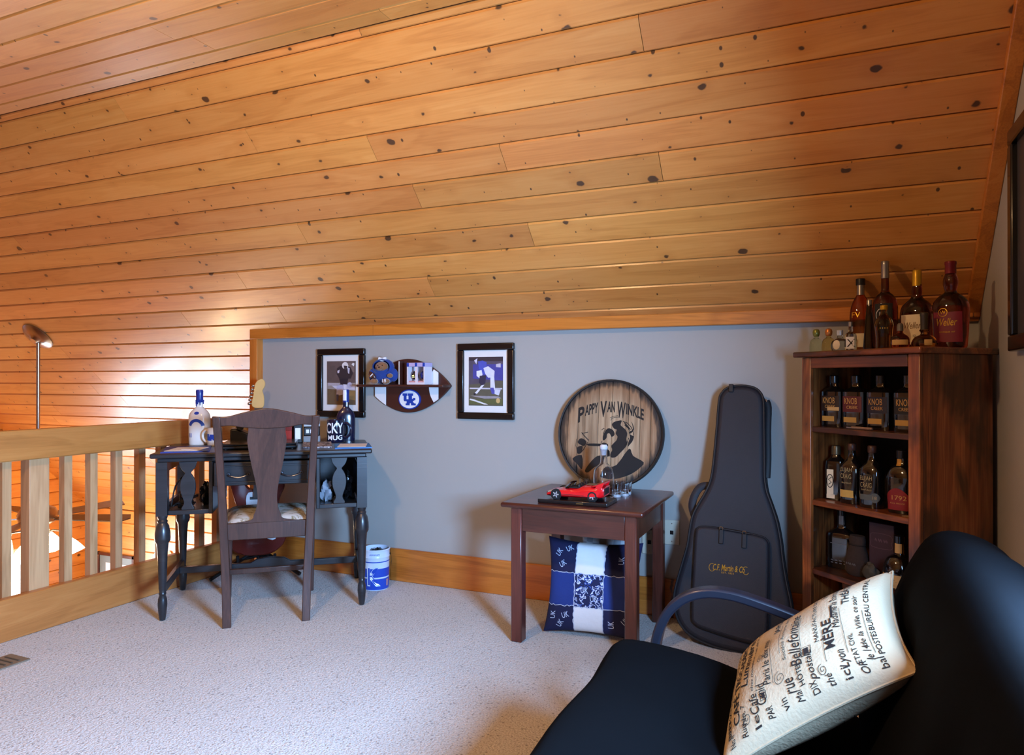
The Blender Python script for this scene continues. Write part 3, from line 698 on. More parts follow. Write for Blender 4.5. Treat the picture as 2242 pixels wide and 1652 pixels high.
sheet('newspaper', 'folded speckled newspaper near the lettered mug', 'newspaper', .238, -.03, .145, .30, 0, newsmat(), ZD, .006)
# laptop-like black case, keyboard, headset, red box, printer
t = thing('laptop', 'closed black laptop lying in the middle of the desk', 'laptop', dk(-.02, -.06, ZD), DA)
bx(-.19, .16, -.13, .11, .004, .018).build('base', BLK, t, bevel=.004); bx(-.19, .16, -.13, .11, .0185, .030).build('lid', BLKM, t, bevel=.004)
for x in (-.17, .14):
    for y in (-.11, .09): G().cyl((x, y, 0), (x, y, .0045), .008, 8).build('foot', BLK, t)
t = thing('desk_phone', 'black desk telephone with handset behind the chair back', 'telephone', dk(-.135, .16), DA+4)
G().prism([(-.07, 0), (.09, 0), (.09, .03), (-.04, .085), (-.07, .085)], .15, T=Matrix.Rotation(R(0), 4, 'Z'), y0=-.075).build('phone_body', BLK, t, bevel=.008)
G().tube([(-.02, -.10, .098), (-.02, -.07, .108), (-.02, 0, .114), (-.02, .07, .108), (-.02, .10, .098)], [.020, .022, .014, .022, .020], 12).build('handset', BLK, t)
for i in range(3):
    for j in range(3): bx(.028+.018*i, .040+.018*i, -.045+.02*j, -.032+.02*j, .034+.01*(2-i), .052+.007*(2-i)).build('key', mat('grey_key', srgb(60, 60, 62), .5), t)
t = tag(bx(-.05, .05, -.04, .04, 0, .085).build('storage_box', mat('red_card', srgb(150, 34, 22), .5), bevel=.004), 'small red box standing at the back of the desk', 'box')
t.location = dk(.058, .215); t.rotation_euler = (0, 0, R(DA-6))
bx(-.051, .051, -.041, .041, .066, .088).build('box_lid', mat('dark_red_card', srgb(110, 26, 20), .5), t, bevel=.002)
t = tag(bx(-.022, .022, -.06, .06, 0, .115).build('binder', BLK, bevel=.003), 'black binder standing between the red box and the printer', 'binder'); t.location = dk(.136, .205); t.rotation_euler = (0, 0, R(DA))
bx(-.014, .014, -.0612, -.0602, .02, .08).build('spine_label', PAPER, t)
t = thing('photo_printer', 'small grey and black printer at the back of the desk', 'printer', dk(.208, .212), DA)
bx(-.045, .045, -.05, .05, 0, .035).build('printer_base', mat('grey_plastic', srgb(120, 122, 124), .4), t, bevel=.004)
bx(-.043, .043, -.045, .05, .0355, .085).build('printer_body', BLK, t, bevel=.005)
bx(-.043, .043, -.045, .05, .0855, .115).build('paper_tray', mat('light_grey_plastic', srgb(170, 172, 172), .4), t, bevel=.003)
for i, x in enumerate((-.03, -.008, .018)): bx(x, x+.016, -.047, -.0448, .05, .07).build('printed_button', PAPER, t)
# things in the cubbies
t = thing('power_adapter', 'tangle of black power cords in the left desk cubby', 'cord', dk(-.372, -.15, zc0+.022), DA)
for i in range(4):
    pts = [(random.uniform(-.045, .045), random.uniform(-.08, .08), random.uniform(.01, .05)) for _ in range(6)]
    if i == 0: pts = [(-.055, -.05, .01), (-.05, -.045, .05), (-.04, -.04, .10), (-.02, -.04, .135), (.0, .0, .15)]
    G().tube(smooth_poly(pts, 5, False), .004, 6).build('cord', BLK, t)
bx(-.03, .03, -.04, .03, .0, .03).build('adapter', BLK, t, bevel=.004)
t = thing('plastic_bag', 'crumpled black plastic bag in the left desk cubby', 'bag', dk(-.288, -.10, zc0+.022), DA)
def lump(rx, ry, rz, seed, amp=.25, n=16):
    rnd = random.Random(seed); ph = [(rnd.uniform(0, 6), rnd.uniform(2, 6), rnd.uniform(2, 5)) for _ in range(5)]
    def fn(u, v):
        a, p = u*2*PI, (v-.5)*PI; k = 1+sum(amp/5*math.sin(f*a+q)*math.cos(gg*p+q) for q, f, gg in ph)*2
        return (rx*k*math.cos(p)*math.cos(a), ry*k*math.cos(p)*math.sin(a), rz*(1+math.sin(p)*k))
    return G().grid(fn, n, n//2)
lump(.024, .07, .05, 3, .35, 22).build('bag_body', mat('black_poly_film', srgb(16, 16, 18), .12, bump=.8, bs=30, coat=.5), t)
t = thing('camera_bundle', 'clear plastic pack with dark gadgets in the right desk cubby', 'pack', dk(.34, -.12, zc0+.022), DA)
lump(.04, .07, .035, 5, .4, 20).build('gadget', BLKM, t)
o = lump(.030, .05, .048, 8, .5, 20).build('clear_pack', mat('clear_crinkled_film', srgb(150, 158, 170), .08, coat=1, bump=.9, bs=24), t); o.location = (-.055, -.05, 0)
o = lump(.034, .05, .052, 11, .5, 20).build('dark_pack', mat('black_poly_film', None), t); o.location = (.045, -.03, .02)

# ================================================================= wall pictures
def framed(name, label, cx, cz, w, h, shapes, bg):
    t = thing(name, label, 'picture', (cx, YK-.001, cz))
    fw_, d = .037, .024
    for i, (x0, x1, z0, z1) in enumerate(((-w/2, w/2, h/2-fw_, h/2), (-w/2, w/2, -h/2, -h/2+fw_), (-w/2, -w/2+fw_, -h/2+fw_, h/2-fw_), (w/2-fw_, w/2, -h/2+fw_, h/2-fw_))):
        g = G().box(x0, x1, -d, 0, z0, z1)
        g.build('frame_side', BLKM, t, bevel=.006, seg=3)
    bx(-w/2+fw_-.004, w/2-fw_+.004, -.010, -.001, -h/2+fw_-.004, h/2-fw_+.004).build('mat_board', mat('white_mat_board', srgb(226, 224, 220), .7, var=.02), t)
    pw, ph = w-2*fw_-.056, h-2*fw_-.07
    ph_ = bx(-pw/2, pw/2, -.0115, -.0101, -ph/2, ph/2).build('photo', bg, t)
    g = G(); ms = []
    for k, (m, poly) in enumerate(shapes):
        if m not in ms: ms.append(m)
        n = len(poly); y = -.0118-.0001*k
        g.add([((x-.5)*pw, y, (.5-z)*ph) for x, z in poly], [tuple(range(n))], ms.index(m))
    g.build('printed_scene', ms, ph_, smooth=False)
    return t
def C_(r, g, b): return mat('print_%d_%d_%d' % (r, g, b), srgb(r, g, b), .5, var=.18, vs=45)
el = lambda cx, cy, rx, ry, n=14: [(cx+rx*math.cos(2*PI*i/n), cy+ry*math.sin(2*PI*i/n)) for i in range(n)]
Zx = lambda x: (x-193)/(507-193); Zy = lambda y: (y-282)/(750-282)
P_ = lambda *pts: [(Zx(x), Zy(y)) for x, y in pts]
framed('picture_frame', 'black framed sepia toned football photo, left of the football shelf', -2.594, 1.103, .334, .397, [
    (C_(150, 140, 132), P_((193, 515), (507, 515), (507, 750), (193, 750))), (C_(170, 162, 170), P_((205, 515), (330, 520), (330, 540), (205, 545))),
    (C_(196, 192, 206), P_((245, 545), (500, 540), (500, 590), (300, 585))), (C_(104, 84, 60), P_((200, 580), (507, 600), (507, 750), (200, 750))),
    (C_(140, 112, 70), P_((410, 600), (505, 600), (505, 700), (420, 690))), (C_(92, 78, 74), P_((205, 330), (280, 330), (280, 490), (205, 500))),
    (C_(120, 104, 98), P_((400, 300), (495, 300), (495, 400), (420, 420))),
    (C_(52, 44, 48), P_((305, 360), (340, 335), (400, 330), (455, 350), (480, 410), (455, 470), (430, 470), (415, 530), (345, 530), (330, 470), (302, 420))),
    (C_(40, 36, 44), P_((330, 470), (420, 470), (420, 530), (345, 535))), (C_(222, 218, 216), P_(*[(395+35*math.cos(a), 330+38*math.sin(a)) for a in [i*.5 for i in range(12)]])),
    (C_(60, 52, 54), P_((380, 330), (420, 335), (412, 366), (384, 366))), (C_(200, 198, 212), P_((310, 385), (335, 375), (330, 410), (312, 412))),
    (C_(190, 188, 204), P_((420, 350), (445, 360), (440, 420), (425, 410))), (C_(178, 178, 206), P_((305, 545), (360, 535), (385, 560), (370, 640), (330, 650), (300, 640))),
    (C_(70, 74, 104), P_((300, 640), (325, 640), (322, 710), (302, 710))), (C_(214, 212, 226), P_((375, 530), (412, 535), (410, 600), (385, 590))),
    (C_(178, 178, 202), P_(*[(445+27*math.cos(a), 540+32*math.sin(a)) for a in [i*.5 for i in range(12)]])), (C_(228, 226, 224), P_((480, 300), (497, 310), (490, 340), (465, 320)))],
    mat('print_sepia', srgb(96, 80, 76), .5, var=.3, vs=30))
Zx = lambda x: (x-1690)/(2057-1690); Zy = lambda y: (y-252)/(765-252)
framed('picture_frame', 'black framed colour football photo, right of the football shelf', -1.660, 1.113, .330, .402, [
    (C_(70, 70, 150), P_((1735, 330), (2055, 330), (2055, 500), (1735, 480))), (C_(60, 50, 56), P_((1690, 252), (2057, 252), (2057, 300), (1690, 290))),
    (C_(92, 88, 74), P_((1690, 545), (2057, 500), (2057, 765), (1690, 765))), (C_(196, 194, 206), P_((1700, 575), (2050, 578), (2050, 592), (1700, 590))),
    (C_(150, 146, 152), P_((1705, 660), (2010, 665), (2040, 685), (1860, 690))), (C_(92, 96, 60), P_((1692, 700), (2055, 690), (2055, 750), (1692, 750))),
    (C_(220, 220, 222), P_((1705, 690), (1750, 700), (1900, 750), (1860, 752), (1740, 715), (1700, 705))),
    (C_(74, 84, 178), P_((1790, 300), (1840, 290), (1885, 310), (1880, 370), (1900, 400), (1870, 440), (1820, 420), (1800, 370))),
    (C_(226, 226, 236), P_((1775, 400), (1830, 390), (1840, 440), (1810, 480), (1775, 450))), (C_(216, 216, 230), P_((1850, 370), (1900, 350), (1970, 400), (1965, 470), (1900, 470), (1870, 430))),
    (C_(52, 48, 70), P_((1810, 450), (1880, 445), (1870, 530), (1830, 560), (1800, 520))), (C_(226, 226, 238), P_((1830, 550), (1860, 545), (1780, 640), (1745, 645))),
    (C_(218, 220, 236), P_((1925, 460), (1965, 460), (1975, 580), (1960, 620), (1925, 590))), (C_(36, 36, 52), P_((1745, 630), (1775, 636), (1760, 655), (1745, 652))),
    (C_(80, 80, 160), P_((1920, 575), (1960, 575), (1975, 640), (1940, 640))), (C_(206, 208, 226), P_((1970, 590), (2035, 595), (2015, 655), (1970, 640))),
    (C_(190, 186, 200), P_((1985, 330), (2035, 320), (2035, 365), (1985, 360))), (C_(210, 210, 230), P_((1750, 290), (1785, 265), (1775, 330))),
    (C_(200, 170, 110), P_(*[(2007+22*math.cos(a), 710+27*math.sin(a)) for a in [i*.5 for i in range(12)]]))],
    mat('print_dusk', srgb(84, 76, 92), .5, var=.3, vs=30))
# dark framed picture on the right wall
t = thing('picture_frame', 'dark framed picture hanging on the right wall above the bookcase', 'picture', (XR-.001, 2.30, 1.56))
for y0, y1, z0, z1 in ((-.42, .42, .30, .35), (-.42, .42, -.35, -.30), (-.42, -.37, -.30, .30), (.37, .42, -.30, .30)):
    bx(-.03, 0, y0, y1, z0, z1).build('frame_side', BLKM, t, bevel=.006)
bx(-.012, -.001, -.375, .375, -.305, .305).build('print', mat('dim_print', srgb(64, 62, 66), .4, var=.5, vs=6), t)

# ================================================================= football shelf
fs = thing('football_shelf', 'brown football shaped wall shelf with white stripes and a round blue badge', 'shelf', (-2.139, YK-.001, 1.088))
BRN = mat('football_brown', srgb(66, 34, 28), .35, var=.08, coat=.3)
A_, B_ = .274, .149
def fb_z(x): q = min(1, abs(x)/A_); return B_*max(0, (1-q**1.9))**.92
xs = [-.218+(A_+.218)*i/48 for i in range(49)]
poly = [(x, fb_z(x)) for x in xs]+[(x, -fb_z(x)) for x in reversed(xs[:-1])]
G().prism(poly, .016, y0=-.016).build('back_board', BRN, fs, bevel=.004)
for sx in (-1, 1):
    xa, xb = .158, .222
    pts = [(xa+(xb-xa)*i/8, fb_z(xa+(xb-xa)*i/8)-.001) for i in range(9)]
    q = [(sx*x, z) for x, z in pts]+[(sx*(x+.004*0), -z) for x, z in reversed(pts)]
    q = smooth_poly([(sx*.215, fb_z(.215)-.002), (sx*.185, .068), (sx*.172, 0), (sx*.185, -.068), (sx*.215, -fb_z(.215)+.002)], 4, False) if 0 else q
    if sx > 0: q = [(.196, fb_z(.196)-.002)]+smooth_poly([(.168, fb_z(.168)-.004), (.146, .05), (.138, 0), (.146, -.05), (.168, -fb_z(.168)+.004)], 4, False)+[(.196, -fb_z(.196)+.002)]
    else: q = [(x, z) for x, z in [(-.214+.072*i/8, fb_z(-.214+.072*i/8)-.001) for i in range(9)]]+[(x, -z) for x, z in reversed([(-.214+.072*i/8, fb_z(-.214+.072*i/8)-.001) for i in range(9)])]
    G().prism(q, .0035, y0=-.0198).build('white_stripe', WHT, fs)
sh = G().prism([(-.283, -.0065), (.272, -.0065), (.272, .0065), (-.283, .0065)], .088, y0=-.104).build('shelf_board', BRN, fs, bevel=.004)
dv = bx(-.030, -.024, -.060, -.016, .007, .135).build('divider', BRN, fs)
bx(-.030, -.024, -.0612, -.0602, .007, .135).build('edge_band', mat('football_lace', srgb(214, 206, 196), .5), dv)
bd = G().lathe([(.0005, 0), (.070, 0), (.070, .008), (.0005, .008)], 40, sx=1, sy=.78, T=Matrix.Translation((.016, -.017, -.075)) @ Matrix.Rotation(R(90), 4, 'X'), cap0=False, cap1=False).build('badge', BLUE, fs)
G().lathe([(.0005, 0), (.064, 0), (.0005, .0002)], 40, sx=1, sy=.76, T=Matrix.Translation((.016, -.0256, -.075)) @ Matrix.Rotation(R(90), 4, 'X'), cap0=False, cap1=False).build('badge_face', WHT, bd)
UK = [(975, 625), (1037, 625), (1037, 652), (1027, 652), (1027, 690), (1052, 690), (1052, 652), (1043, 652), (1043, 625), (1112, 625), (1112, 652), (1098, 652), (1098, 684), (1113, 684), (1110, 675), (1140, 675), (1140, 700), (1128, 700), (1108, 715), (1130, 735), (1147, 735), (1147, 757), (1085, 757), (1085, 740), (1077, 731), (1068, 738), (1068, 757), (1015, 757), (1015, 735), (1028, 735), (1028, 712), (1000, 712), (990, 700), (990, 652), (975, 652)]
def uk(g, k, fn, m=0, y0=0): g.add([fn((x-1061)*k, (691-y)*k) for x, y in UK], [tuple(range(len(UK)))], m)
g = G(); uk(g, .00050, lambda x, z: (.016+x, -.0262, -.075+z)); g.build('monogram', BLUE, bd, smooth=False)
# plush bear
pb = thing('plush_bear', 'plush bear in a blue hooded top on the football shelf', 'plush toy', (-2.268, YK-.060, 1.0955), 10)
pb.scale = (1.18, 1.0, 1.05)
FUR = mat('brown_plush', srgb(132, 88, 52), .95, bump=.7, bs=140, sheen=.5, var=.2, vs=60); HOOD = mat('blue_fleece', srgb(22, 56, 130), .9, bump=.4, bs=120, sheen=.3)
g = ell(G(), (0, .0, .048), (.058, .036, .048)); ell(g, (-.052, -.006, .050), (.022, .02, .035)); ell(g, (.052, -.006, .050), (.022, .02, .035)); g.build('hooded_top', HOOD, pb)
g = G().grid(lambda u, v: (.056*math.sin(v*PI*.72)*math.cos(u*2*PI), .012-.04*math.cos(v*PI*.72)*-1-.02, .092+.046*math.sin(v*PI*.72)*math.sin(u*2*PI)), 20, 8); g.build('hood', HOOD, pb)
hd = ell(G(), (-.004, -.016, .094), (.032, .026, .027)); ell(hd, (-.004, -.040, .087), (.016, .012, .012)); hd = hd.build('head', FUR, pb)
g = ell(G(), (-.014, -.040, .100), (.003, .002, .003), 0, 8); ell(g, (.008, -.040, .100), (.003, .002, .003), 0, 8); ell(g, (-.004, -.051, .090), (.005, .003, .004), 0, 8); g.build('face_features', BLK, hd)
for sx in (-1, 1):
    ell(G(), (sx*.030, -.046, .016), (.018, .026, .016)).build('paw', FUR, pb)
    ell(G(), (sx*.046, -.038, .046), (.014, .016, .012)).build('paw', FUR, pb)
    bx(sx*.044-.012, sx*.044+.012, -.022, -.010, .118, .134, T=Matrix.Rotation(R(-sx*16), 4, 'Y')).build('hood_patch', WHT, pb)
g = G().lathe([(.001, -.026), (.008, -.018), (.013, 0), (.008, .018), (.001, .026)], 14, T=Matrix.Translation((-.034, -.058, .048)) @ Matrix.Rotation(R(-40), 4, 'Y'))
g.build('toy_football', BRN, pb)
G().tube([(-.028, -.070, .056), (-.040, -.071, .042)], .0025, 6).build('football_lacing', WHT, pb)
g = G(); put_text(g, '18', lambda x, y: (.030+x, -.0735, .020+y), h=.018); g.build('printed_number', WHT, pb, smooth=False)
# boxed helmet
bxh = thing('helmet_box', 'white and blue window box holding a small football helmet on the football shelf', 'box', (-2.035, YK-.062, 1.0955), -4)
CARD = mat('white_card', srgb(222, 212, 216), .5, var=.05)
for q in ((-.058, .058, -.036, .036, 0, .003), (-.058, .058, .033, .036, .003, .096), (-.058, -.051, -.036, .033, .003, .096), (.051, .058, -.036, .033, .003, .096), (-.004, .012, -.036, -.033, .003, .096), (-.051, .051, -.0362, -.033, .003, .012)):
    bx(*q).build('card_panel', CARD, bxh)
bx(-.059, .059, -.037, .037, .096, .118).build('box_top', mat('lilac_card', srgb(184, 170, 210), .4), bxh, bevel=.002)
for x in (-.058, -.004, .046): bx(x, x+.014, -.0378, -.0371, .097, .117).build('blue_band', BLUE, bxh)
bx(-.05, .05, -.030, .03, .003, .020).build('pink_insert', mat('pink_card', srgb(206, 150, 150), .5), bxh)
g = ell(G(), (-.026, -.006, .050), (.019, .022, .024)); hm = g.build('helmet', mat('dark_helmet', srgb(40, 36, 34), .2, coat=.5), bxh)
for z in (.040, .048): G().tube([(-.042, -.016, z), (-.026, -.031, z), (-.010, -.016, z)], .0018, 6).build('face_guard', GOLD, hm)
g = ell(G(), (.030, -.004, .050), (.018, .022, .024)); g.build('helmet', mat('blue_helmet', srgb(26, 40, 110), .2, coat=.5), bxh)

# ================================================================= waste bucket
bk = thing('waste_bucket', 'blue and white printed metal bucket on the carpet by the desk', 'bucket', (-2.245, 3.235, 0), 44)
BR, BH = .073, .215
def bkr(z): return .068+.005*z/BH
prof = [(.066, 0), (bkr(.004), .004), (bkr(.1), .1), (bkr(.17), .17), (bkr(.17)+.002, .173), (bkr(.178), .178), (bkr(.2), .205), (bkr(BH)+.003, .211), (bkr(BH), BH), (bkr(BH)-.003, BH), (.064, .01), (.001, .008)]
gm = G(); gm.lathe(prof, 40, cap1=False)
for i, f in enumerate(gm.f):
    zc = sum(gm.v[j][2] for j in f)/len(f); r_ = sum(math.hypot(gm.v[j][0], gm.v[j][1]) for j in f)/len(f)
gm.m = []
for f in gm.f:
    zs = [gm.v[j][2] for j in f]; zc = sum(zs)/len(zs)
    gm.m.append(0)
TIN = mat('tin_blue', srgb(26, 70, 178), .3, var=.05, coat=.3); TINW = mat('tin_white', srgb(206, 218, 236), .3, var=.04, coat=.3)
gm.build('bucket_body', TINW, bk)
cylfn = lambda off: (lambda x, z: ((bkr(z)+off)*math.sin(x/.071), -(bkr(z)+off)*math.cos(x/.071), z))
f1 = cylfn(.0006)
G().grid(lambda u, v: f1((u-.5)*2*PI*.071, .004+.058*v), 48, 1).build('blue_band', TIN, bk)
G().grid(lambda u, v: f1((u-.5)*2*PI*.071, .070+.046*v), 48, 1).build('blue_band', TIN, bk)
G().grid(lambda u, v: f1((u-.5)*2*PI*.071, .148+.005*v), 48, 1).build('blue_band', TIN, bk)
for a0, f_, kk in ((-.024, cylfn(.0024), .0013), (-.024, cylfn(.0030), .0011)):
    g = G(); vs, fs_ = text_geo('K', .074 if kk > .0012 else .062, .104 if kk > .0012 else .090, bold=(.035 if kk > .0012 else .0))
    g.add([f_(a0+x, .076+y) for x, y in vs], fs_); g.build('printed_letter', TINW if kk > .0012 else TIN, bk, smooth=False)
g = G()
for i in range(9): stroke(g, [(-.045+.006*i, .186+.002*(i%2)), (-.041+.006*i, .194)], .0022, cylfn(.001))
g.build('printed_mark', TIN, bk, smooth=False)
G().grid(lambda u, v: cylfn(.0012)(.052+.012*u, .02+.035*v), 3, 1).build('sticker', mat('sticker_tan', srgb(206, 150, 130), .5), bk)
lump(.05, .05, .02, 4, .4, 18).build('bag_liner', BLKM, bk).location = (.008, .006, .165)
# ================================================================= side table
TX, TY, TZ = -.978, 3.067, .60
tb = thing('side_table', 'dark mahogany square side table carrying the model car', 'table', (TX, TY, 0))
G().box(-.309, .309, -.303, .303, TZ-.022, TZ).build('top', MAHOG, tb, bevel=.009, seg=3)
lm = G().box(-.025, .025, -.025, .025, 0, TZ-.0225).mesh('leg', MAHOG_Z)
for sx in (-1, 1):
    for sy in (-1, 1):
        o = bpy.data.objects.new('leg', lm); COL.objects.link(o); o.parent = tb; o.location = (sx*.249, sy*.243, 0)
        o.modifiers.new('bevel', 'BEVEL').width = .004
for y in (-.262, .246): bx(-.224, .224, y, y+.016, TZ-.125, TZ-.0225).build('apron', MAHOG, tb, bevel=.002)
for x in (-.268, .252): bx(x, x+.016, -.218, .218, TZ-.125, TZ-.0225).build('apron', MAHOG, tb, bevel=.002)

# ================================================================= barrel head leaning on the wall
RB = .262
bh = thing('barrel_head', 'round charred barrel head with black lettering and a portrait, leaning on the wall', 'barrel head',
           M=Matrix.Translation((-.972, 3.348, TZ+RB*math.cos(R(7))+.002)) @ Matrix.Rotation(R(-7), 4, 'X'))
def barrelmat():
    m = bpy.data.materials.new('charred_oak'); nt, N, L, P = nodes(m); tc = N.new('ShaderNodeTexCoord'); oi = N.new('ShaderNodeObjectInfo')
    mp = N.new('ShaderNodeMapping'); mp.inputs['Scale'].default_value = (60, 60, 3.5); L.new(tc.outputs['Object'], mp.inputs['Vector'])
    n = N.new('ShaderNodeTexNoise'); n.inputs['Scale'].default_value = 1; n.inputs['Detail'].default_value = 5; L.new(mp.outputs[0], n.inputs['Vector'])
    r = ramp(N, [(.3, srgb(124, 98, 70)), (.5, srgb(160, 132, 100)), (.7, srgb(184, 158, 124))]); L.new(n.outputs['Fac'], r.inputs[0])
    sx = N.new('ShaderNodeSeparateXYZ'); L.new(tc.outputs['Object'], sx.inputs[0])
    rr = mth(N, L, 'SQRT', mth(N, L, 'ADD', mth(N, L, 'POWER', sx.outputs[0], 2), mth(N, L, 'POWER', sx.outputs[2], 2)))
    n2 = N.new('ShaderNodeTexNoise'); n2.inputs['Scale'].default_value = 1.0; n2.inputs['Detail'].default_value = 4
    mp2 = N.new('ShaderNodeMapping'); mp2.inputs['Scale'].default_value = (55, 55, 9); L.new(tc.outputs['Object'], mp2.inputs['Vector']); L.new(mp2.outputs[0], n2.inputs['Vector'])
    e = mth(N, L, 'ADD', rr, mth(N, L, 'MULTIPLY', mth(N, L, 'SUBTRACT', n2.outputs['Fac'], .5), .07))
    c = ramp(N, [(.222, (0, 0, 0)), (.236, (.75, .75, .75)), (.25, (1, 1, 1))]); L.new(e, c.inputs[0])
    w = ramp(N, [(.15, (0, 0, 0)), (.22, (1, 1, 1))]); L.new(e, w.inputs[0])
    m1_ = N.new('ShaderNodeMix'); m1_.data_type = 'RGBA'; L.new(mth(N, L, 'MULTIPLY', w.outputs[0], .55), m1_.inputs[0]); L.new(r.outputs[0], m1_.inputs[6]); m1_.inputs[7].default_value = (*srgb(120, 74, 34), 1)
    mx = N.new('ShaderNodeMix'); mx.data_type = 'RGBA'; L.new(c.outputs[0], mx.inputs[0]); L.new(m1_.outputs[2], mx.inputs[6]); mx.inputs[7].default_value = (*srgb(26, 22, 20), 1)
    hv = N.new('ShaderNodeHueSaturation'); L.new(mx.outputs[2], hv.inputs['Color']); L.new(mth(N, L, 'ADD', mth(N, L, 'MULTIPLY', oi.outputs['Random'], .3), .85), hv.inputs['Value'])
    L.new(hv.outputs[0], P.inputs['Base Color']); P.inputs['Roughness'].default_value = .65
    b = N.new('ShaderNodeBump'); b.inputs['Strength'].default_value = .35; b.inputs['Distance'].default_value = .003; L.new(n.outputs['Fac'], b.inputs['Height']); L.new(b.outputs['Normal'], P.inputs['Normal']); return m
BM = barrelmat()
k_ = RB/560
seams = [-RB+.008]+[(z-1215)*k_ for z in (760, 870, 1090, 1235, 1410, 1530, 1640)]+[RB-.008]
ri = RB-.009
for a, b in zip(seams[:-1], seams[1:]):
    xs = [a+.0008+(b-a-.0016)*i/8 for i in range(9)]
    up_ = [(x, math.sqrt(max(0, ri*ri-x*x))) for x in xs]
    G().prism(up_+[(x, -z) for x, z in reversed(up_)], .02, y0=-.010).build('barrel_board', BM, bh, bevel=.0012, seg=1)
g = G().lathe([(RB-.010, -.016), (RB-.002, -.018), (RB, -.012), (RB, .014), (RB-.012, .016), (RB-.012, -.012)], 72, T=Matrix.Rotation(R(90), 4, 'X') @ Matrix.Scale(-1, 4, (0, 0, 1)), cap0=False, cap1=False)
g.build('charred_rim', mat('charred_rim', srgb(24, 22, 22), .55, var=.2, bump=.3), bh)
yf = -.0108
Z6 = lambda x, y: ((x-1215)*k_, (690-y)*k_)
def onb(x, z, o=0): return (x, yf-o, z)
g = G()
def arc(x, y): return (x, yf, .128+y-1.35*x*x)
x = -.162
for w_, ls in (('P', (.032, .074)), ('APPY', (.066, .052)), ('V', (.032, .078)), ('AN', (.038, .052)), ('W', (.042, .078)), ('INKLE', (.086, .052))):
    if w_ in 'VW': x += .008
    vs, fs_ = text_geo(w_, ls[0], ls[1], bold=.03)
    g.add([arc(x+ls[0]/2+a, b_-(.010 if len(w_) == 1 else 0)) for a, b_ in vs], fs_); x += ls[0]+.003
g.build('lettering', INK, bh, smooth=False)
polys = [
 [(1120, 1130), (1190, 1040), (1300, 1010), (1425, 840), (1470, 910), (1580, 970), (1540, 1030), (1460, 1090), (1370, 1130), (1270, 1155), (1180, 1150)],
 [(965, 1085), (1010, 1010), (1075, 940), (1130, 920), (1190, 930), (1140, 1000), (1060, 1050), (1000, 1100)],
 [(1238, 600), (1262, 572), (1300, 560), (1340, 556), (1330, 600), (1352, 622), (1385, 650), (1402, 690), (1395, 740), (1405, 790), (1385, 830), (1340, 880), (1290, 930), (1240, 935), (1232, 900), (1250, 860), (1240, 820), (1262, 790), (1290, 760), (1300, 720), (1280, 690), (1290, 650), (1262, 640)], [(1425, 690), (1450, 705), (1472, 712), (1460, 760), (1430, 800), (1410, 820), (1418, 770), (1430, 730)], [(1160, 852), (1195, 846), (1222, 880), (1226, 925), (1196, 920), (1178, 890)],
 [(1150, 705), (1195, 640), (1250, 655), (1270, 700), (1240, 725), (1215, 690), (1190, 700), (1185, 740), (1150, 765)],
 [(998, 803), (1180, 800), (1200, 812), (1180, 822), (998, 826)],
 [(1145, 790), (1200, 800), (1200, 830), (1160, 850)], [(1200, 860), (1225, 880), (1205, 930), (1175, 925)],
 [(875, 790), (910, 750), (970, 780), (950, 830), (900, 815)], [(870, 850), (930, 830), (920, 900), (880, 912)],
 [(825, 965), (925, 925), (935, 1070), (880, 1020)], [(1430, 690), (1472, 640), (1440, 560), (1460, 640), (1420, 670)], [(1365, 570), (1400, 600), (1440, 650), (1390, 620)]]
g = G()
for q in polys:
    q = smooth_poly(q, 3); g.add([onb(*Z6(*p)) for p in q], [tuple(range(len(q)))])
for pts, w in (([(1130, 660), (1150, 640), (1170, 650), (1150, 690), (1160, 720)], .003), ([(860, 760), (855, 830), (885, 905)], .002), ([(915, 690), (940, 720), (995, 770)], .004), ([(920, 700), (985, 685)], .003), ([(1215, 530), (1250, 515), (1300, 505)], .002), ([(1370, 810), (1400, 790), (1420, 730)], .003), ([(985, 790), (940, 870), (915, 900)], .0035), ([(1352, 562), (1400, 580), (1440, 620), (1462, 665), (1470, 705)], .0035), ([(1370, 600), (1410, 630), (1438, 680)], .003), ([(1140, 770), (1128, 790), (1150, 800)], .003), ([(1225, 560), (1230, 540), (1260, 525), (1310, 520)], .002)):
    stroke(g, [Z6(*p) for p in pts], w, lambda x, z: onb(x, z))
g.build('portrait', INK, bh, smooth=False)

# ================================================================= model car on its plinth
pl = tag(bx(-.152, .152, -.076, .076, 0, .016).build('display_plinth', BLKM, bevel=.002), 'black display plinth under the red model car', 'plinth')
pl.location = (-.984, 2.895, TZ+.0005)
bx(.02, .05, -.0765, -.076, .005, .009).build('name_plate', mat('dim_brass', srgb(120, 92, 50), .4, .6), pl)
car = thing('model_car', 'red open-top model sports car on a black plinth', 'model car', (-.984, 2.895, TZ+.0168), 2)
REDC = mat('red_car_paint', srgb(214, 16, 26), .22, var=.03, coat=.8)
st = [(-.128, .030, .017, .020, .023), (-.123, .044, .012, .022, .028), (-.105, .052, .010, .029, .035), (-.075, .055, .010, .038, .043), (-.045, .055, .010, .040, .048), (-.02, .054, .010, .040, .050), (.01, .054, .010, .041, .050), (.035, .056, .010, .045, .060), (.065, .058, .010, .050, .063), (.095, .058, .012, .053, .062), (.118, .057, .015, .056, .062), (.128, .053, .020, .056, .060)]
vs = []; fs_ = []
for x, w, zl, zs, zt in st:
    vs += [(x, -.8*w, zl), (x, -w, zl+.008), (x, -w*1.0, zs-.008), (x, -w*.95, zs), (x, -w*.6, zt-.003), (x, 0, zt), (x, w*.6, zt-.003), (x, w*.95, zs), (x, w, zs-.008), (x, w, zl+.008), (x, .8*w, zl)]
nn = 11
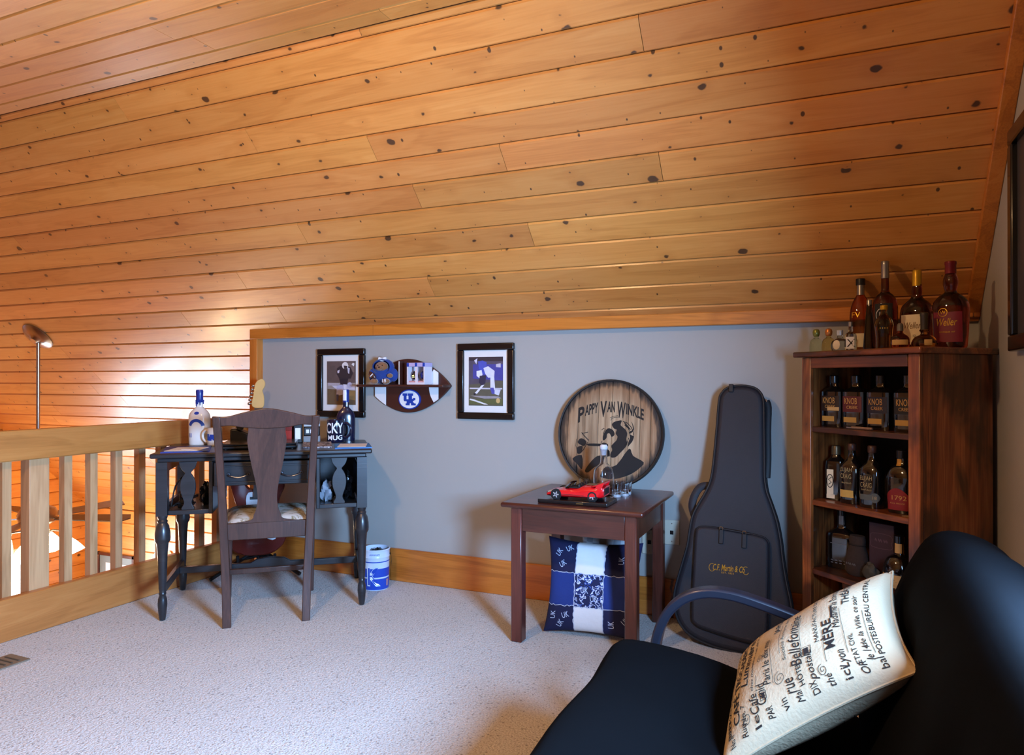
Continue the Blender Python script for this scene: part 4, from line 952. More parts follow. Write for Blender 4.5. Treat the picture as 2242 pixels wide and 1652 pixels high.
for i in range(len(st)-1):
    for j in range(nn): fs_.append((i*nn+j, i*nn+(j+1) % nn, (i+1)*nn+(j+1) % nn, (i+1)*nn+j))
fs_ += [tuple(range(nn)), tuple((len(st)-1)*nn+j for j in range(nn-1, -1, -1))]
G().add(vs, fs_).build('car_body', REDC, car, ang=50)
# rear wing and its fins
g = G().prism([(.070, .060), (.098, .068), (.127, .079), (.130, .078), (.130, .072), (.10, .062)], .112, y0=-.056); g.build('rear_wing', REDC, car, bevel=.0015)
for s_ in (-1, 1): G().prism([(.088, .052), (.120, .052), (.129, .074), (.104, .068)], .005, y0=-.0575 if s_ < 0 else .0525).build('wing_support', REDC, car)
# cockpit
CB = mat('cockpit_black', srgb(14, 14, 16), .6)
g = G().prism([(-.035, .0485), (.034, .0485), (.034, .0525), (-.03, .0515)], .074, y0=-.037); g.build('cockpit', CB, car)
for s_ in (-1, 1):
    ell(G(), (.014, s_*.018, .056), (.009, .013, .011)).build('seat', mat('car_seat', srgb(30, 22, 22), .6), car)
    G().tube(smooth_poly([(.030, s_*.030, .052), (.028, s_*.029, .066), (.028, s_*.018, .071), (.028, s_*.008, .066), (.030, s_*.007, .052)], 3, False), .0022, 6).build('roll_hoop', BLK, car)
G().tube([(-.012, .008, .055), (-.012, .018, .060), (-.012, .028, .055)], .0014, 6).build('steering_wheel', BLK, car)
def ws(u, v):
    a = (u-.5)*PI*.86; x0, y0 = -.020-.034*math.cos(a), .046*math.sin(a); x1, y1 = -.008-.020*math.cos(a), .037*math.sin(a)
    return (x0+(x1-x0)*v, y0+(y1-y0)*v, .046+.023*v)
g = G().grid(ws, 14, 3); o = g.build('windscreen', glass('smoked_glass', (.35, .37, .4)), car); o.modifiers.new('s', 'SOLIDIFY').thickness = .0012
G().tube([ws(i/14, 1) for i in range(15)], .0012, 6).build('windscreen_frame', BLK, car)
TYRE = mat('tyre_rubber', srgb(16, 16, 17), .7); RIM = mat('silver_rim', srgb(206, 208, 212), .25, .7)
for x in (-.078, .080):
    for s_ in (-1, 1):
        T = Matrix.Translation((x, s_*.0535, .0205)) @ Matrix.Rotation(R(90), 4, 'X') @ Matrix.Scale(-s_, 4, (0, 0, 1))
        ar = G().lathe([(.0001, -.0035), (.0235, -.0035), (.0235, .0018), (.0001, .0018)], 24, T=T, cap0=False, cap1=False).build('wheel_arch', CB, car)
        w_ = G().lathe([(.013, -.008), (.019, -.008), (.0203, -.005), (.0203, .003), (.019, .0055), (.0135, .0055), (.013, .003)], 24, T=T, cap0=False, cap1=False).build('wheel', TYRE, car)
        G().lathe([(.0001, .001), (.0135, .001), (.0138, .0035)], 20, T=T, cap0=False, cap1=False).build('rim_dish', CHROME, w_)
        g = G()
        for i in range(5):
            a = 2*PI*i/5; q = [(.0035*math.cos(a+.9), .0035*math.sin(a+.9)), (.0138*math.cos(a+.18), .0138*math.sin(a+.18)), (.0138*math.cos(a-.18), .0138*math.sin(a-.18)), (.0035*math.cos(a-.9), .0035*math.sin(a-.9))]
            g.add([(p[0], p[1], .0042) for p in q], [(0, 1, 2, 3)], T=T)
        g.build('spokes', RIM, w_)
for s_ in (-1, 1):
    G().add([(-.124, s_*.030, .0285), (-.100, s_*.036, .0375), (-.096, s_*.048, .0345), (-.118, s_*.043, .0265)], [(0, 1, 2, 3)]).build('headlight', mat('headlight_lens', srgb(224, 214, 204), .15, coat=.8), car)
    for z in (.046, .034): G().lathe([(.006, 0), (.006, .0015)], 14, T=Matrix.Translation((.1275, s_*.038, z)) @ Matrix.Rotation(R(90), 4, 'Y')).build('tail_light', mat('tail_lens', srgb(120, 8, 12), .2, coat=.6), car)
bx(.1275, .1288, -.046, .046, .026, .052).build('rear_grille', CB, car)
G().box(-.055, .060, -.0566, -.0545, .0215, .0228).build('side_crease', CB, car)
g = G(); put_text(g, 'F50', lambda x, y: (.045+x, -.0588, .0165+y), .022, .006, shear=.3); g.build('lettering', CB, car, smooth=False)
bx(.045, .085, -.022, .022, .0625, .0640).build('engine_vent', mat('engine_tan', srgb(120, 96, 70), .4, .5), car)

# ================================================================= glassware on the table
CLEAR = glass('clear_glass', (.97, .98, 1), 0, 1.45)
gb_ = thing('glass_decanter', 'clear glass bottle with a narrow neck standing behind the model car', 'bottle', (-.925, 3.085, TZ))
outer = smooth_poly([(.040, 0), (.046, .004), (.047, .05), (.046, .10), (.040, .125), (.024, .142), (.0165, .155), (.0155, .20), (.018, .212)], 3, False)
inner = [(max(.0005, r-.003), z+(.006 if z < .01 else 0)) for r, z in reversed(outer)]
G().lathe(outer+inner, 32, cap1=False).build('bottle_glass', CLEAR, gb_)
G().lathe([(.0115, .185), (.0125, .205), (.017, .213), (.019, .222), (.013, .232)], 20).build('stopper', mat('pearl_stopper', srgb(214, 214, 220), .15, coat=.8), gb_)
for i, (x, y) in enumerate(((-.868, 3.10), (-.842, 3.135), (-.885, 3.17), (-.845, 3.19), (-1.02, 3.19), (-1.055, 3.20))):
    t = thing('shot_glass', ['small cut glass nearest the clear bottle, on its right side', 'small cut glass farthest right among those by the clear bottle', 'small cut glass behind the other glasses, close to the clear bottle', 'small cut glass at the back right beside the barrel head', 'small cut glass behind the cockpit of the model car', 'small cut glass behind the windscreen of the model car'][i], 'glass', (x, y, TZ), group=('small glasses right of the clear bottle' if i < 4 else 'small glasses behind the model car'))
    o_ = [(.017, 0), (.018, .004), (.019, .02), (.022, .058)]; i_ = [(.0205, .058), (.0165, .022), (.0005, .018)]
    G().lathe(o_+i_, 12, cap1=False).build('glass_wall', CLEAR, t)
    G().lathe([(.0162, .0005), (.0165, .012), (.0001, .0125)], 12, cap1=False).build('frosted_base', mat('frosted_base', srgb(220, 226, 232), .3, coat=.5), t)

# ================================================================= cushions
def pillow(w, h, t, n=28, wr=0, seed=1):
    rnd = random.Random(seed); ph = [rnd.uniform(0, 6) for _ in range(4)]
    def S(U, V, side):
        x = U*w/2*(1-.10*(1-V*V)*U*U); y = V*h/2*(1-.10*(1-U*U)*V*V)
        d = max(0, (1-U*U)*(1-V*V)); z = t/2*d**.42
        z += wr*d**.5*(math.sin(5*U+3*V+ph[0])*.5+math.sin(8*V-4*U+ph[1])*.35+math.sin(11*U+ph[2])*.2)*(1 if side > 0 else 0)
        return (x, y, side*z)
    return S
NVY = mat('navy_cotton', srgb(16, 22, 62), .85, bump=.3, bs=90, var=.2); RYL = mat('royal_cotton', srgb(24, 50, 122), .85, bump=.3, bs=90, var=.12); WCT = mat('white_cotton', srgb(222, 222, 222), .85, bump=.3, bs=60, var=.04)
def patchprint():
    m = bpy.data.materials.new('blue_print_cotton'); nt, N, L, P = nodes(m); tc = N.new('ShaderNodeTexCoord')
    n = N.new('ShaderNodeTexNoise'); n.inputs['Scale'].default_value = 42; n.inputs['Detail'].default_value = 3; n.inputs['Distortion'].default_value = 1.0; L.new(tc.outputs['Object'], n.inputs['Vector'])
    r = ramp(N, [(.44, srgb(16, 26, 70)), (.50, srgb(36, 74, 160)), (.54, srgb(214, 222, 236)), (.60, srgb(24, 40, 100))]); r.color_ramp.interpolation = 'CONSTANT'
    L.new(n.outputs['Fac'], r.inputs[0]); L.new(r.outputs[0], P.inputs['Base Color']); P.inputs['Roughness'].default_value = .85; return m
pp = patchprint()
pc = thing('patchwork_cushion', 'navy, royal blue and white patchwork cushion standing under the side table', 'cushion',
           M=Matrix.Translation((-.955, 3.02, .208)) @ Matrix.Rotation(R(4), 4, 'Z') @ Matrix.Rotation(R(78), 4, 'X'))
S = pillow(.43, .415, .13, wr=.004)
def pmf(u, v):
    i = 0 if u < .34 else (1 if u < .64 else 2); j = 0 if v < .30 else (1 if v < .64 else 2)
    return [[0, 2, 0], [1, 3, 1], [0, 2, 0]][j][i]
nP = 50
G().grid(lambda u, v: S(u*2-1, v*2-1, 1), nP, nP, mf=pmf).build('cushion_front', [NVY, RYL, WCT, pp], pc)
G().grid(lambda u, v: S(u*2-1, v*2-1, -1), 24, 24).build('cushion_back', NVY, pc)
PF = lambda o: (lambda U, V: (lambda p: (p[0], p[1], p[2]+o))(S(U, V, 1)))
g = G(); f_ = PF(.0014); rnd = random.Random(3)
for c in (-.32, .28):
    stroke(g, [(c+rnd.uniform(-.012, .012), -1+2*i/40) for i in range(41)], .016, f_)
for c in (-.40, .28):
    for a, b in ((-1, -.32), (.28, 1), (-.32, .28)): stroke(g, [(a+(b-a)*i/14, c+rnd.uniform(-.02, .02)) for i in range(15)], .014, f_)
g.build('frayed_seam', mat('frayed_cotton', srgb(176, 186, 206), .9), pc, smooth=False)
g = G()
for (U, V, s_, rot) in ((-.72, .70, 'UK', 60), (-.48, .82, 'UK', 30), (-.62, .46, 'UK', 35), (.62, .62, 'UK', 90), (.82, .42, 'UK', 20), (-.80, -.62, 'UK', 90), (-.50, -.60, 'UK', 20), (-.62, -.80, 'UK', 60), (.45, -.72, 'UK', 90), (.75, -.6, 'UK', 45), (-.1, -.05, 'UK', 0), (.1, -.2, 'UK', 10)):
    c, sn = math.cos(R(rot)), math.sin(R(rot))
    g = G(); put_text(g, s_, lambda x, y: PF(.0016)(U+(x*c-y*sn)/.215, V+(x*sn+y*c)/.2075), .034, .026)
    g.build('printed_monogram', mat('pale_print', srgb(188, 204, 232), .8), pc, smooth=False)
pc2 = thing('checked_cushion', 'pale grey checked cushion behind the patchwork cushion under the table', 'cushion',
            M=Matrix.Translation((-.935, 3.165, .222)) @ Matrix.Rotation(R(-3), 4, 'Z') @ Matrix.Rotation(R(80), 4, 'X'))
S2p = pillow(.27, .44, .09)
PG = [mat('pale_check', srgb(176, 184, 192), .85, var=.05), mat('grey_check', srgb(140, 148, 158), .85, var=.05)]
G().grid(lambda u, v: S2p(u*2-1, v*2-1, 1), 32, 32, mf=lambda u, v: (int(u*8)+int(v*12)) % 2).build('cushion_front', PG, pc2)
G().grid(lambda u, v: S2p(u*2-1, v*2-1, -1), 20, 20).build('cushion_back', PG[1], pc2)

# ================================================================= padded guitar bag
gbag = thing('guitar_bag', 'dark padded guitar bag with gold lettering leaning on the grey wall', 'guitar bag',
             M=Matrix.Translation((-.372, 3.055, .004)) @ Matrix.Rotation(R(-12.2), 4, 'X'))
K = .00073
def Zb(x, y): return ((x-430)*K, (1590-y)*K)
L_ = [(370, 72), (335, 105), (320, 150), (312, 300), (300, 500), (288, 620), (262, 700), (215, 790), (185, 860), (170, 960), (160, 1040), (125, 1180), (100, 1290), (98, 1370), (125, 1460), (190, 1530), (300, 1570), (430, 1588)]
R_ = [(560, 1590), (660, 1570), (725, 1500), (745, 1410), (738, 1300), (712, 1180), (692, 1060), (680, 960), (658, 850), (625, 750), (600, 680), (588, 600), (585, 480), (580, 300), (576, 170), (562, 110), (520, 72), (445, 60)]
ol = smooth_poly([Zb(*p) for p in L_+R_], 3)
BAG = mat('charcoal_nylon', srgb(27, 28, 36), .62, bump=.25, bs=400, var=.1); BAGD = mat('black_nylon_piping', srgb(18, 18, 22), .55, var=.1)
G().prism(ol, .105, y0=0).build('bag_body', BAG, gbag, bevel=.020, seg=4, ang=60)
for y in (.012, .094): G().tube([(x*1.003, y, (z-.5)*1.002+.5) for x, z in ol]+[(ol[0][0]*1.003, y, (ol[0][1]-.5)*1.002+.5)], .006, 8, up=(0, 1, 0)).build('piping', BAGD, gbag)
pk = smooth_poly([Zb(*p) for p in ((225, 925), (270, 912), (420, 920), (560, 938), (610, 960), (622, 1020), (622, 1300), (618, 1480), (585, 1525), (480, 1520), (300, 1490), (225, 1465), (205, 1400), (208, 1100), (212, 960))], 3)
po = G().prism(pk, .035, y0=-.030).build('pocket', BAG, gbag, bevel=.012, seg=3, ang=60)
G().tube([(x, -.012, z) for x, z in pk]+[(pk[0][0], -.012, pk[0][1])], .0045, 8, up=(0, 1, 0)).build('pocket_piping', BAGD, po)
a, b = Zb(390, 918), Zb(480, 930)
G().tube([(a[0]-.03, -.033, a[1]+.002), (b[0]+.03, -.033, b[1]-.002)], .004, 8).build('zip', BAGD, po)
for q in (Zb(362, 915), Zb(490, 928)):
    G().tube(smooth_poly([(q[0]-.006, -.036, q[1]-.006), (q[0]-.006, -.040, q[1]+.004), (q[0]+.006, -.040, q[1]+.004), (q[0]+.006, -.036, q[1]-.006)], 3, False), .002, 6).build('zip_ring', CHROME, po)
    bx(q[0]-.009, q[0]+.009, -.039, -.0345, q[1]-.064, q[1]-.006).build('zip_pull', BAGD, po, bevel=.002)
q = Zb(390, 72); bx(q[0]-.010, q[0]+.010, -.008, .030, q[1]-.022, q[1]+.014, T=None).build('top_tab', BAGD, gbag, bevel=.003)
hp = [Zb(*p) for p in ((268, 665), (215, 680), (180, 740), (172, 800), (190, 858))]
G().tube(smooth_poly([(x, .05, z) for x, z in hp], 4, False), .011, 8, flat=1.6).build('side_handle', BAG, gbag)
sp_ = [Zb(*p) for p in ((578, 140), (590, 180), (588, 320), (592, 480), (588, 600))]
G().tube(smooth_poly([(x+.004, .06, z) for x, z in sp_], 3, False), .007, 6, flat=2.4).build('shoulder_strap', BAGD, gbag)
q = Zb(578, 142); G().tube([(q[0]+.006, .03, q[1]+.006), (q[0]+.010, .03, q[1]-.006)], .003, 6).build('strap_ring', CHROME, gbag)
lx, lz = Zb(408, 1135)
g = G(); fb = lambda x, y: (lx+x, -.0312, lz+y-.25*x*x)
put_text(g, 'C.F. Martin & Co', fb, .128, .026, shear=.25, bold=.012); put_text(g, 'EST. 1833', lambda x, y: fb(x-.004, y-.020), .050, .007)
for s_ in (-1, 1): stroke(g, [(s_*.068+.012*math.cos(a_), -.002+.016*math.sin(a_)) for a_ in [R(60+s_*0+d) for d in range(0, 300, 25)]], .0022, fb)
g.build('gold_lettering', GOLD, po, smooth=False)

# ================================================================= wall plates
for i, (x, z) in enumerate(((-.685, .40), (-.792, .345))):
    t = thing('wall_plate', ('cream wall plate with one jack beside the side table' if i == 0 else 'cream wall plate partly hidden by the side table leg'), 'wall plate', (x, YK, z))
    PL = mat('cream_plate', srgb(206, 198, 178), .4, var=.02)
    bx(-.036, .036, -.006, 0, -.058, .058).build('plate', PL, t, bevel=.003)
    bx(-.008, .008, -.0075, -.0062, -.009, .009).build('jack', BLK, t)
    for zz in (-.042, .042): G().lathe([(.003, 0), (.0025, .0015)], 10, T=Matrix.Translation((0, -.006, zz)) @ Matrix.Rotation(R(90), 4, 'X')).build('screw', CHROME, t)
# ================================================================= torched wooden bookcase in the corner
BW, BD, BT = .52, .37, 1.232
Bp = Vector((.278, 2.757, 0)); uu = Vector((-math.sin(R(47)), math.cos(R(47)), 0)); vv = Vector((math.cos(R(47)), math.sin(R(47)), 0))
bc = thing('bookcase', 'torched dark wood bookcase of bottles set across the corner', 'bookcase', tuple(Bp+uu*BW/2), -43)
for x0, x1 in ((-.26, -.238), (.238, .26)):
    bx(x0, x1, .014, BD, 0, BT-.022).build('side_panel', BURNT, bc, bevel=.002)
bx(-.238, .238, BD-.012, BD, 0, BT-.022).build('back_panel', mat('dark_back_board', srgb(30, 18, 12), .6), bc)
# live-edge top
rnd = random.Random(5)
fr = [(-.285+.57*i/18, -.030+rnd.uniform(-.006, .006)) for i in range(19)]; rt = [(.285+rnd.uniform(-.004, .004), .0+.385*i/6) for i in range(7)]
poly = fr+rt+[(-.285, .385)]
g = G(); n = len(poly)
g.add([(x, y, BT-.022) for x, y in poly]+[(x, y, BT) for x, y in poly], [tuple(range(n-1, -1, -1)), tuple(range(n, 2*n))]+[(i, (i+1) % n, (i+1) % n+n, i+n) for i in range(n)])
g.build('live_edge_top', BURNT_X, bc, bevel=.005)
bx(-.26, -.215, -.004, .0135, 0, BT-.0225).build('stile', BURNT, bc, bevel=.003)
bx(.215, .26, -.004, .0135, 0, BT-.0225).build('stile', BURNT, bc, bevel=.003)
bx(-.2145, .2145, -.004, .0135, BT-.066, BT-.0225).build('top_rail', BURNT_X, bc, bevel=.003)
SZ = [.935, .645, .372, .10]
for z in SZ: bx(-.2375, .2375, .006, BD-.0125, z-.022, z).build('shelf', BURNT_X, bc, bevel=.003)
def bk_w(x, y, z): p = Bp+uu*(BW/2-x)+vv*y; return (p.x, p.y, z)
# ------------------------------------------------ bottles standing on top of the bookcase
def tp(w, dep): return bk_w(.26-w, dep, BT+.0005)
AMBER = glass('amber_spirit', (.42, .11, .02)); DKRED = glass('dark_bourbon', (.20, .035, .018)); DARKG = glass('near_black_spirit', (.05, .014, .012)); CLG = glass('clear_mini_glass', (.92, .96, .92), .02, 1.3)
SILV = mat('silver_foil', srgb(150, 150, 150), .3, .9); YGOLD = mat('yellow_foil', srgb(190, 148, 36), .35, .5); REDF = mat('red_foil', srgb(110, 22, 26), .35, .3)
# small bottles
for nm, lab, w, dep, tint, capm in (('mini_bottle', 'tiny clear bottle with a rounded green and gold stopper, leftmost on the bookcase', .545, .10, glass('greenish_mini', (.80, .92, .72), .02, 1.3), mat('green_gold_stopper', srgb(120, 120, 50), .3, .4)), ('mini_bottle', 'tiny golden bottle with a copper rounded stopper, second on the bookcase top', .495, .115, glass('golden_mini', (.85, .72, .30), .02, 1.3), mat('copper_stopper', srgb(190, 120, 60), .3, .5))):
    b = Bottle(nm, lab, 'bottle', tp(w, dep), -8, [(.022, 0), (.025, .004), (.0245, .035), (.019, .052), (.009, .06), (.0085, .068)], tint, 1.05, .7, 3.5, group='small bottles on top of the bookcase')
    b.cap([(.0095, .066), (.013, .072), (.0145, .084), (.011, .094), (.004, .097)], capm, 'stopper')
b = Bottle('mini_bottle', 'tiny round silver bottle with an oval white label on the bookcase top', 'bottle', tp(.425, .10), -14, [(.018, 0), (.030, .006), (.034, .024), (.029, .042), (.012, .052), (.010, .066)], glass('bluish_mini', (.70, .80, .86), .03, 1.3), 1, .6, 2.2, group='small bottles on top of the bookcase')
b.cap([(.011, .064), (.012, .072), (.012, .084), (.009, .086)], mat('clear_stopper', srgb(190, 200, 206), .2, .2), 'stopper')
b.label(0, 0, 0, CREAM, shape=lambda u, v: (-.009+(u*2-1)*.014, .027+(v*2-1)*.019*math.sqrt(max(0, 1-(u*2-1)**2))))
b = Bottle('mini_bottle', 'tiny clear square bottle with a white printed label in front of the cognac', 'bottle', tp(.36, .085), -10, [(.019, 0), (.0205, .003), (.0205, .055), (.017, .066), (.008, .074), (.007, .10)], CLG, 1, .8, 5, group='small bottles on top of the bookcase')
b.label(.030, .008, .054, PAPER); b.cap([(.0085, .095), (.0085, .112), (.006, .113)], SILV); b.text('IX', .0, .03, INK, h=.03)
b = Bottle('liquor_bottle', 'orange-amber cognac bottle with black cap and silver neck on the bookcase', 'bottle', tp(.44, .23), -12, [(.030, 0), (.037, .006), (.0395, .09), (.041, .14), (.036, .185), (.022, .22), (.0135, .235), (.0125, .28)], AMBER, 1, .75, 2.6)
b.cap([(.0145, .232), (.014, .272)], SILV, 'neck_foil'); b.cap([(.0175, .272), (.018, .276), (.018, .296), (.016, .298)], BLK); b.label(.036, .02, .075, CREAM); b.text('FV', -.012, .15, GOLD, h=.022)
b = Bottle('slim_bottle', 'tall slim dark bottle with a square silver collar on the bookcase', 'bottle', tp(.305, .12), -8, [(.020, 0), (.0215, .004), (.018, .06), (.014, .12), (.010, .16), (.009, .175)], DARKG, 1, 1, 4)
b.cap([(.0095, .17), (.0095, .19), (.008, .194)], SILV)
b = Bottle('liquor_bottle', 'tallest dark bottle with round shoulders, silver cap and a big black label', 'bottle', tp(.33, .235), -14, [(.040, 0), (.044, .006), (.045, .12), (.045, .17), (.040, .20), (.026, .222), (.0155, .232), (.014, .26), (.013, .30)], DKRED, 1, .75, 2.4)
b.cap([(.0145, .285), (.015, .29), (.0145, .335), (.015, .338), (.015, .35), (.013, .353)], SILV); b.label(.062, .075, .185, INK)
g = G(); stroke(g, [(-.004+.022*math.cos(a_), .140+.026*math.sin(a_)) for a_ in [R(d) for d in range(100, 300, 15)]], .002, lambda x, z: b.fx(x, z, .0018)); g.build('emblem', PAPER, b.t)
b.text('E', -.010, .145, PAPER, h=.014)
b = Bottle('mini_bottle', 'small golden amber bottle with a gold cap and curved waist on the bookcase', 'bottle', tp(.195, .065), -6, [(.026, 0), (.028, .004), (.027, .04), (.030, .075), (.031, .09), (.024, .112), (.011, .128), (.010, .148)], glass('gold_amber', (.62, .36, .12), .03, 1.35), 1, .75, 2.4, group='small bottles on top of the bookcase')
b.cap([(.0125, .144), (.013, .147), (.013, .158), (.011, .16)], YGOLD); b.text('- - - -', 0, .076, GOLD, w=.026, h=.005)
b = Bottle('mini_bottle', 'squat round dark red bottle with a tan paper band on the bookcase', 'bottle', tp(.125, .06), -6, [(.022, 0), (.030, .006), (.0305, .03), (.024, .044), (.010, .054), (.0095, .066)], glass('ruby_mini', (.34, .06, .03), .03, 1.35), 1, .8, 2, group='small bottles on top of the bookcase')
b.label(.050, .012, .030, TAN); b.cap([(.0105, .062), (.0105, .078), (.009, .086), (.005, .09)], mat('grey_cap', srgb(96, 90, 84), .4), 'stopper')
b = Bottle('liquor_bottle', 'dark bottle with a gold foil cap and a wide cream label on the bookcase', 'bottle', tp(.178, .215), -26, [(.050, 0), (.054, .006), (.056, .09), (.056, .135), (.048, .165), (.024, .188), (.0175, .20), (.018, .218), (.0165, .235), (.014, .25)], DKRED, 1, .72, 2.5)
b.cap([(.0155, .236), (.0155, .27), (.0155, .29), (.013, .295)], YGOLD); b.label(.085, .018, .128, CREAM); b.text('Weller', 0, .088, mat('sepia_ink', srgb(120, 80, 40), .6), w=.058, h=.024, shear=.3); b.text('12', .006, .05, INK, h=.008)
b = Bottle('mini_bottle', 'squat brown jug-shaped bottle with a tall dark stopper on the bookcase', 'bottle', tp(.062, .10), -6, [(.028, 0), (.039, .008), (.040, .02), (.030, .038), (.013, .046), (.012, .056), (.016, .06), (.012, .066)], glass('brown_jug', (.36, .14, .03), .03, 1.35), 1, .8, 2, group='small bottles on top of the bookcase')
b.cap([(.012, .063), (.0125, .11), (.0135, .112), (.0135, .122), (.011, .124)], mat('dark_cork_cap', srgb(52, 42, 26), .4), 'stopper'); b.label(.024, .008, .028, TAN, x0=.012)
b = Bottle('liquor_bottle', 'dark bottle with a red foil cap and crimson label, rightmost on the bookcase', 'bottle', tp(.04, .205), -24, [(.046, 0), (.051, .006), (.057, .10), (.058, .14), (.052, .165), (.036, .184), (.0205, .195), (.019, .205), (.0235, .225), (.0225, .245), (.0165, .262), (.0155, .27)], DKRED, 1, .72, 2.5)
b.cap([(.0175, .262), (.018, .266), (.0175, .292), (.019, .295), (.019, .304), (.017, .306)], REDF); b.label(.090, .02, .125, REDL); b.text('Weller', .0, .090, GOLD, w=.064, h=.026, shear=.3)
g = G(); stroke(g, [(-.012+.014*math.cos(a_), .124+.014*math.sin(a_)) for a_ in [R(d) for d in range(0, 361, 20)]], .002, lambda x, z: b.fx(x, z, .0018)); b_ = g.build('emblem', GOLD, b.t)
b.text('W', -.012, .124, GOLD, h=.012); b.text('ANTIQUE 107', .0, .055, GOLD, w=.05, h=.006)
# ------------------------------------------------ upper shelf: four flat dark bottles
DG = mat('dark_bottle_glass', srgb(14, 12, 13), .06, coat=1, var=.1)
def sh(w, dep, i): return bk_w(.26-w, dep, SZ[i]+.0005)
GOLDT = mat('gold_print', srgb(196, 150, 84), .45, var=.1); BLKL = mat('black_label', srgb(20, 18, 20), .5); MAR = mat('maroon_label', srgb(84, 24, 32), .5, var=.12); NAVL = mat('navy_label', srgb(24, 24, 46), .5, var=.1)
for w, lm_, lab in ((.440, mat('brown_black_label', srgb(40, 24, 18), .5), 'flat dark bottle with a brown label, first on the upper bookcase shelf'), (.335, MAR, 'flat dark bottle with a maroon label, second on the upper bookcase shelf'), (.225, NAVL, 'flat dark bottle with a navy label, third on the upper bookcase shelf'), (.110, BLKL, 'flat dark bottle with a black label, fourth on the upper bookcase shelf')):
    b = Bottle('flat_bottle', lab, 'bottle', sh(w, .085, 0), -43+8, [(.042, 0), (.044, .004), (.045, .125), (.043, .138), (.030, .150), (.016, .158), (.0145, .178)], DG, 1, .62, 6, group='flat dark bottles on the upper shelf')
    b.cap([(.018, .172), (.0185, .176), (.018, .200), (.014, .203)], BLKM)
    l_ = b.label(.078, .062, .122, lm_); b.text('KNOB', -.004, .104, GOLDT, w=.052, h=.024, parent=l_); b.text('CREEK', .002, .080, GOLDT, w=.046, h=.012, parent=l_)
    b.label(.054, .022, .042, mat('kraft_label', srgb(176, 136, 66), .6, var=.1), 'lower_label', x0=-.008)
    if lm_.name.startswith('brown'): b.label(.05, .064, .078, TAN, 'strip_label', x0=.014, off=.0012)
t = tag(G().cyl((-.045, 0, .006), (.045, 0, .006), .005, 10).build('folding_knife', mat('bone_handle', srgb(140, 112, 92), .4)), 'small light penknife lying on the front edge of the upper shelf', 'knife')
t.location = bk_w(.0, .028, SZ[0]); t.rotation_euler = (0, 0, R(-43)); bx(-.068, -.045, -.003, .003, .003, .008).build('blade', CHROME, t)
# ------------------------------------------------ second shelf
b = Bottle('liquor_bottle', 'dark square bottle with a tall white label, first on the second bookcase shelf', 'bottle', sh(.445, .10, 1), -43+24, [(.034, 0), (.036, .004), (.036, .135), (.030, .155), (.016, .17), (.014, .19)], DG, 1, .9, 5)
b.cap([(.0175, .178), (.0175, .205), (.016, .212), (.012, .214)], mat('bronze_cap', srgb(96, 84, 62), .35, .6)); b.label(.026, .020, .120, CREAM, x0=-.012); b.label(.032, .006, .022, CREAM, 'strip_label', x0=-.010)
g = G(); stroke(g, [(-.012+.012*math.cos(a_), .075+.026*math.sin(a_)) for a_ in [R(d) for d in range(0, 361, 20)]], .003, lambda x, z: b.fx(x, z, .0018)); stroke(g, [(-.018, .06), (-.006, .07), (-.018, .08), (-.006, .09)], .003, lambda x, z: b.fx(x, z, .0018)); g.build('emblem', INK, b.t)
PALEG = mat('pale_gold_print', srgb(170, 150, 104), .5)
for w, dep, lab, lo in ((.355, .085, 'dark round-shouldered bottle with pale lettering and a yellow label, on the second shelf', 1), (.255, .075, 'dark round-shouldered bottle with pale lettering and a round seal, on the second shelf', 0)):
    b = Bottle('liquor_bottle', lab, 'bottle', sh(w, dep, 1), -43+12, [(.038, 0), (.041, .005), (.042, .11), (.038, .145), (.022, .165), (.014, .178), (.0125, .20), (.013, .21)], DG, 1, .8, 3, group='pale lettered bottles on the second shelf')
    b.cap([(.0145, .203), (.016, .206), (.016, .226), (.013, .23)], mat('wood_stopper', srgb(70, 44, 34), .4), 'stopper')
    b.text('ELIJAH', -.006, .128-.02*(1-lo), PALEG, w=.046, h=.02); b.text('CRAIG', -.006, .105-.02*(1-lo), PALEG, w=.044, h=.018); b.text('Small Batch', -.004, .080-.012*(1-lo), PALEG, w=.04, h=.007, shear=.3)
    if lo: b.label(.054, .024, .052, mat('yellow_label', srgb(196, 158, 80), .6, var=.08), 'lower_label', x0=-.004)
    else:
        b.label(.060, .030, .050, mat('slate_label', srgb(86, 92, 88), .5), 'lower_label', x0=0)
        b.label(0, 0, 0, mat('slate_label', None), 'seal', off=.0016, shape=lambda u, v: (.026+(u*2-1)*.014, .040+(v*2-1)*.018*math.sqrt(max(0, 1-(u*2-1)**2))))
        b.text('18', .026, .040, PALEG, h=.012, off=.0022)
b = Bottle('liquor_bottle', 'dark bottle with a large red shield label, last on the second bookcase shelf', 'bottle', sh(.135, .08, 1), -43+14, [(.040, 0), (.044, .006), (.047, .10), (.046, .135), (.034, .16), (.017, .175), (.016, .20)], DG, 1, .75, 3)
b.cap([(.0185, .195), (.0185, .222), (.015, .226)], BLKM); b.label(.016, .168, .192, mat('gold_label', srgb(190, 140, 60), .4, .3), 'neck_label', x0=-.004)
l_ = b.label(0, 0, 0, mat('red_shield_label', srgb(130, 26, 30), .5, var=.08), shape=lambda u, v: (-.002+(u*2-1)*.042, .012+(.078-.03*abs(u*2-1)**2)*v))
b.text('1792', .006, .056, GOLDT, w=.05, h=.016, parent=l_); b.text('FULL PROOF', .0, .036, GOLDT, w=.05, h=.005, parent=l_)
t = tag(bx(-.02, .02, -.012, .012, 0, .002).build('paper_tag', mat('old_paper', srgb(140, 112, 80), .6)), 'small paper tag lying at the right end of the second shelf', 'tag'); t.location = bk_w(.19, .035, SZ[1]+.0003); t.rotation_euler = (0, 0, R(-35))
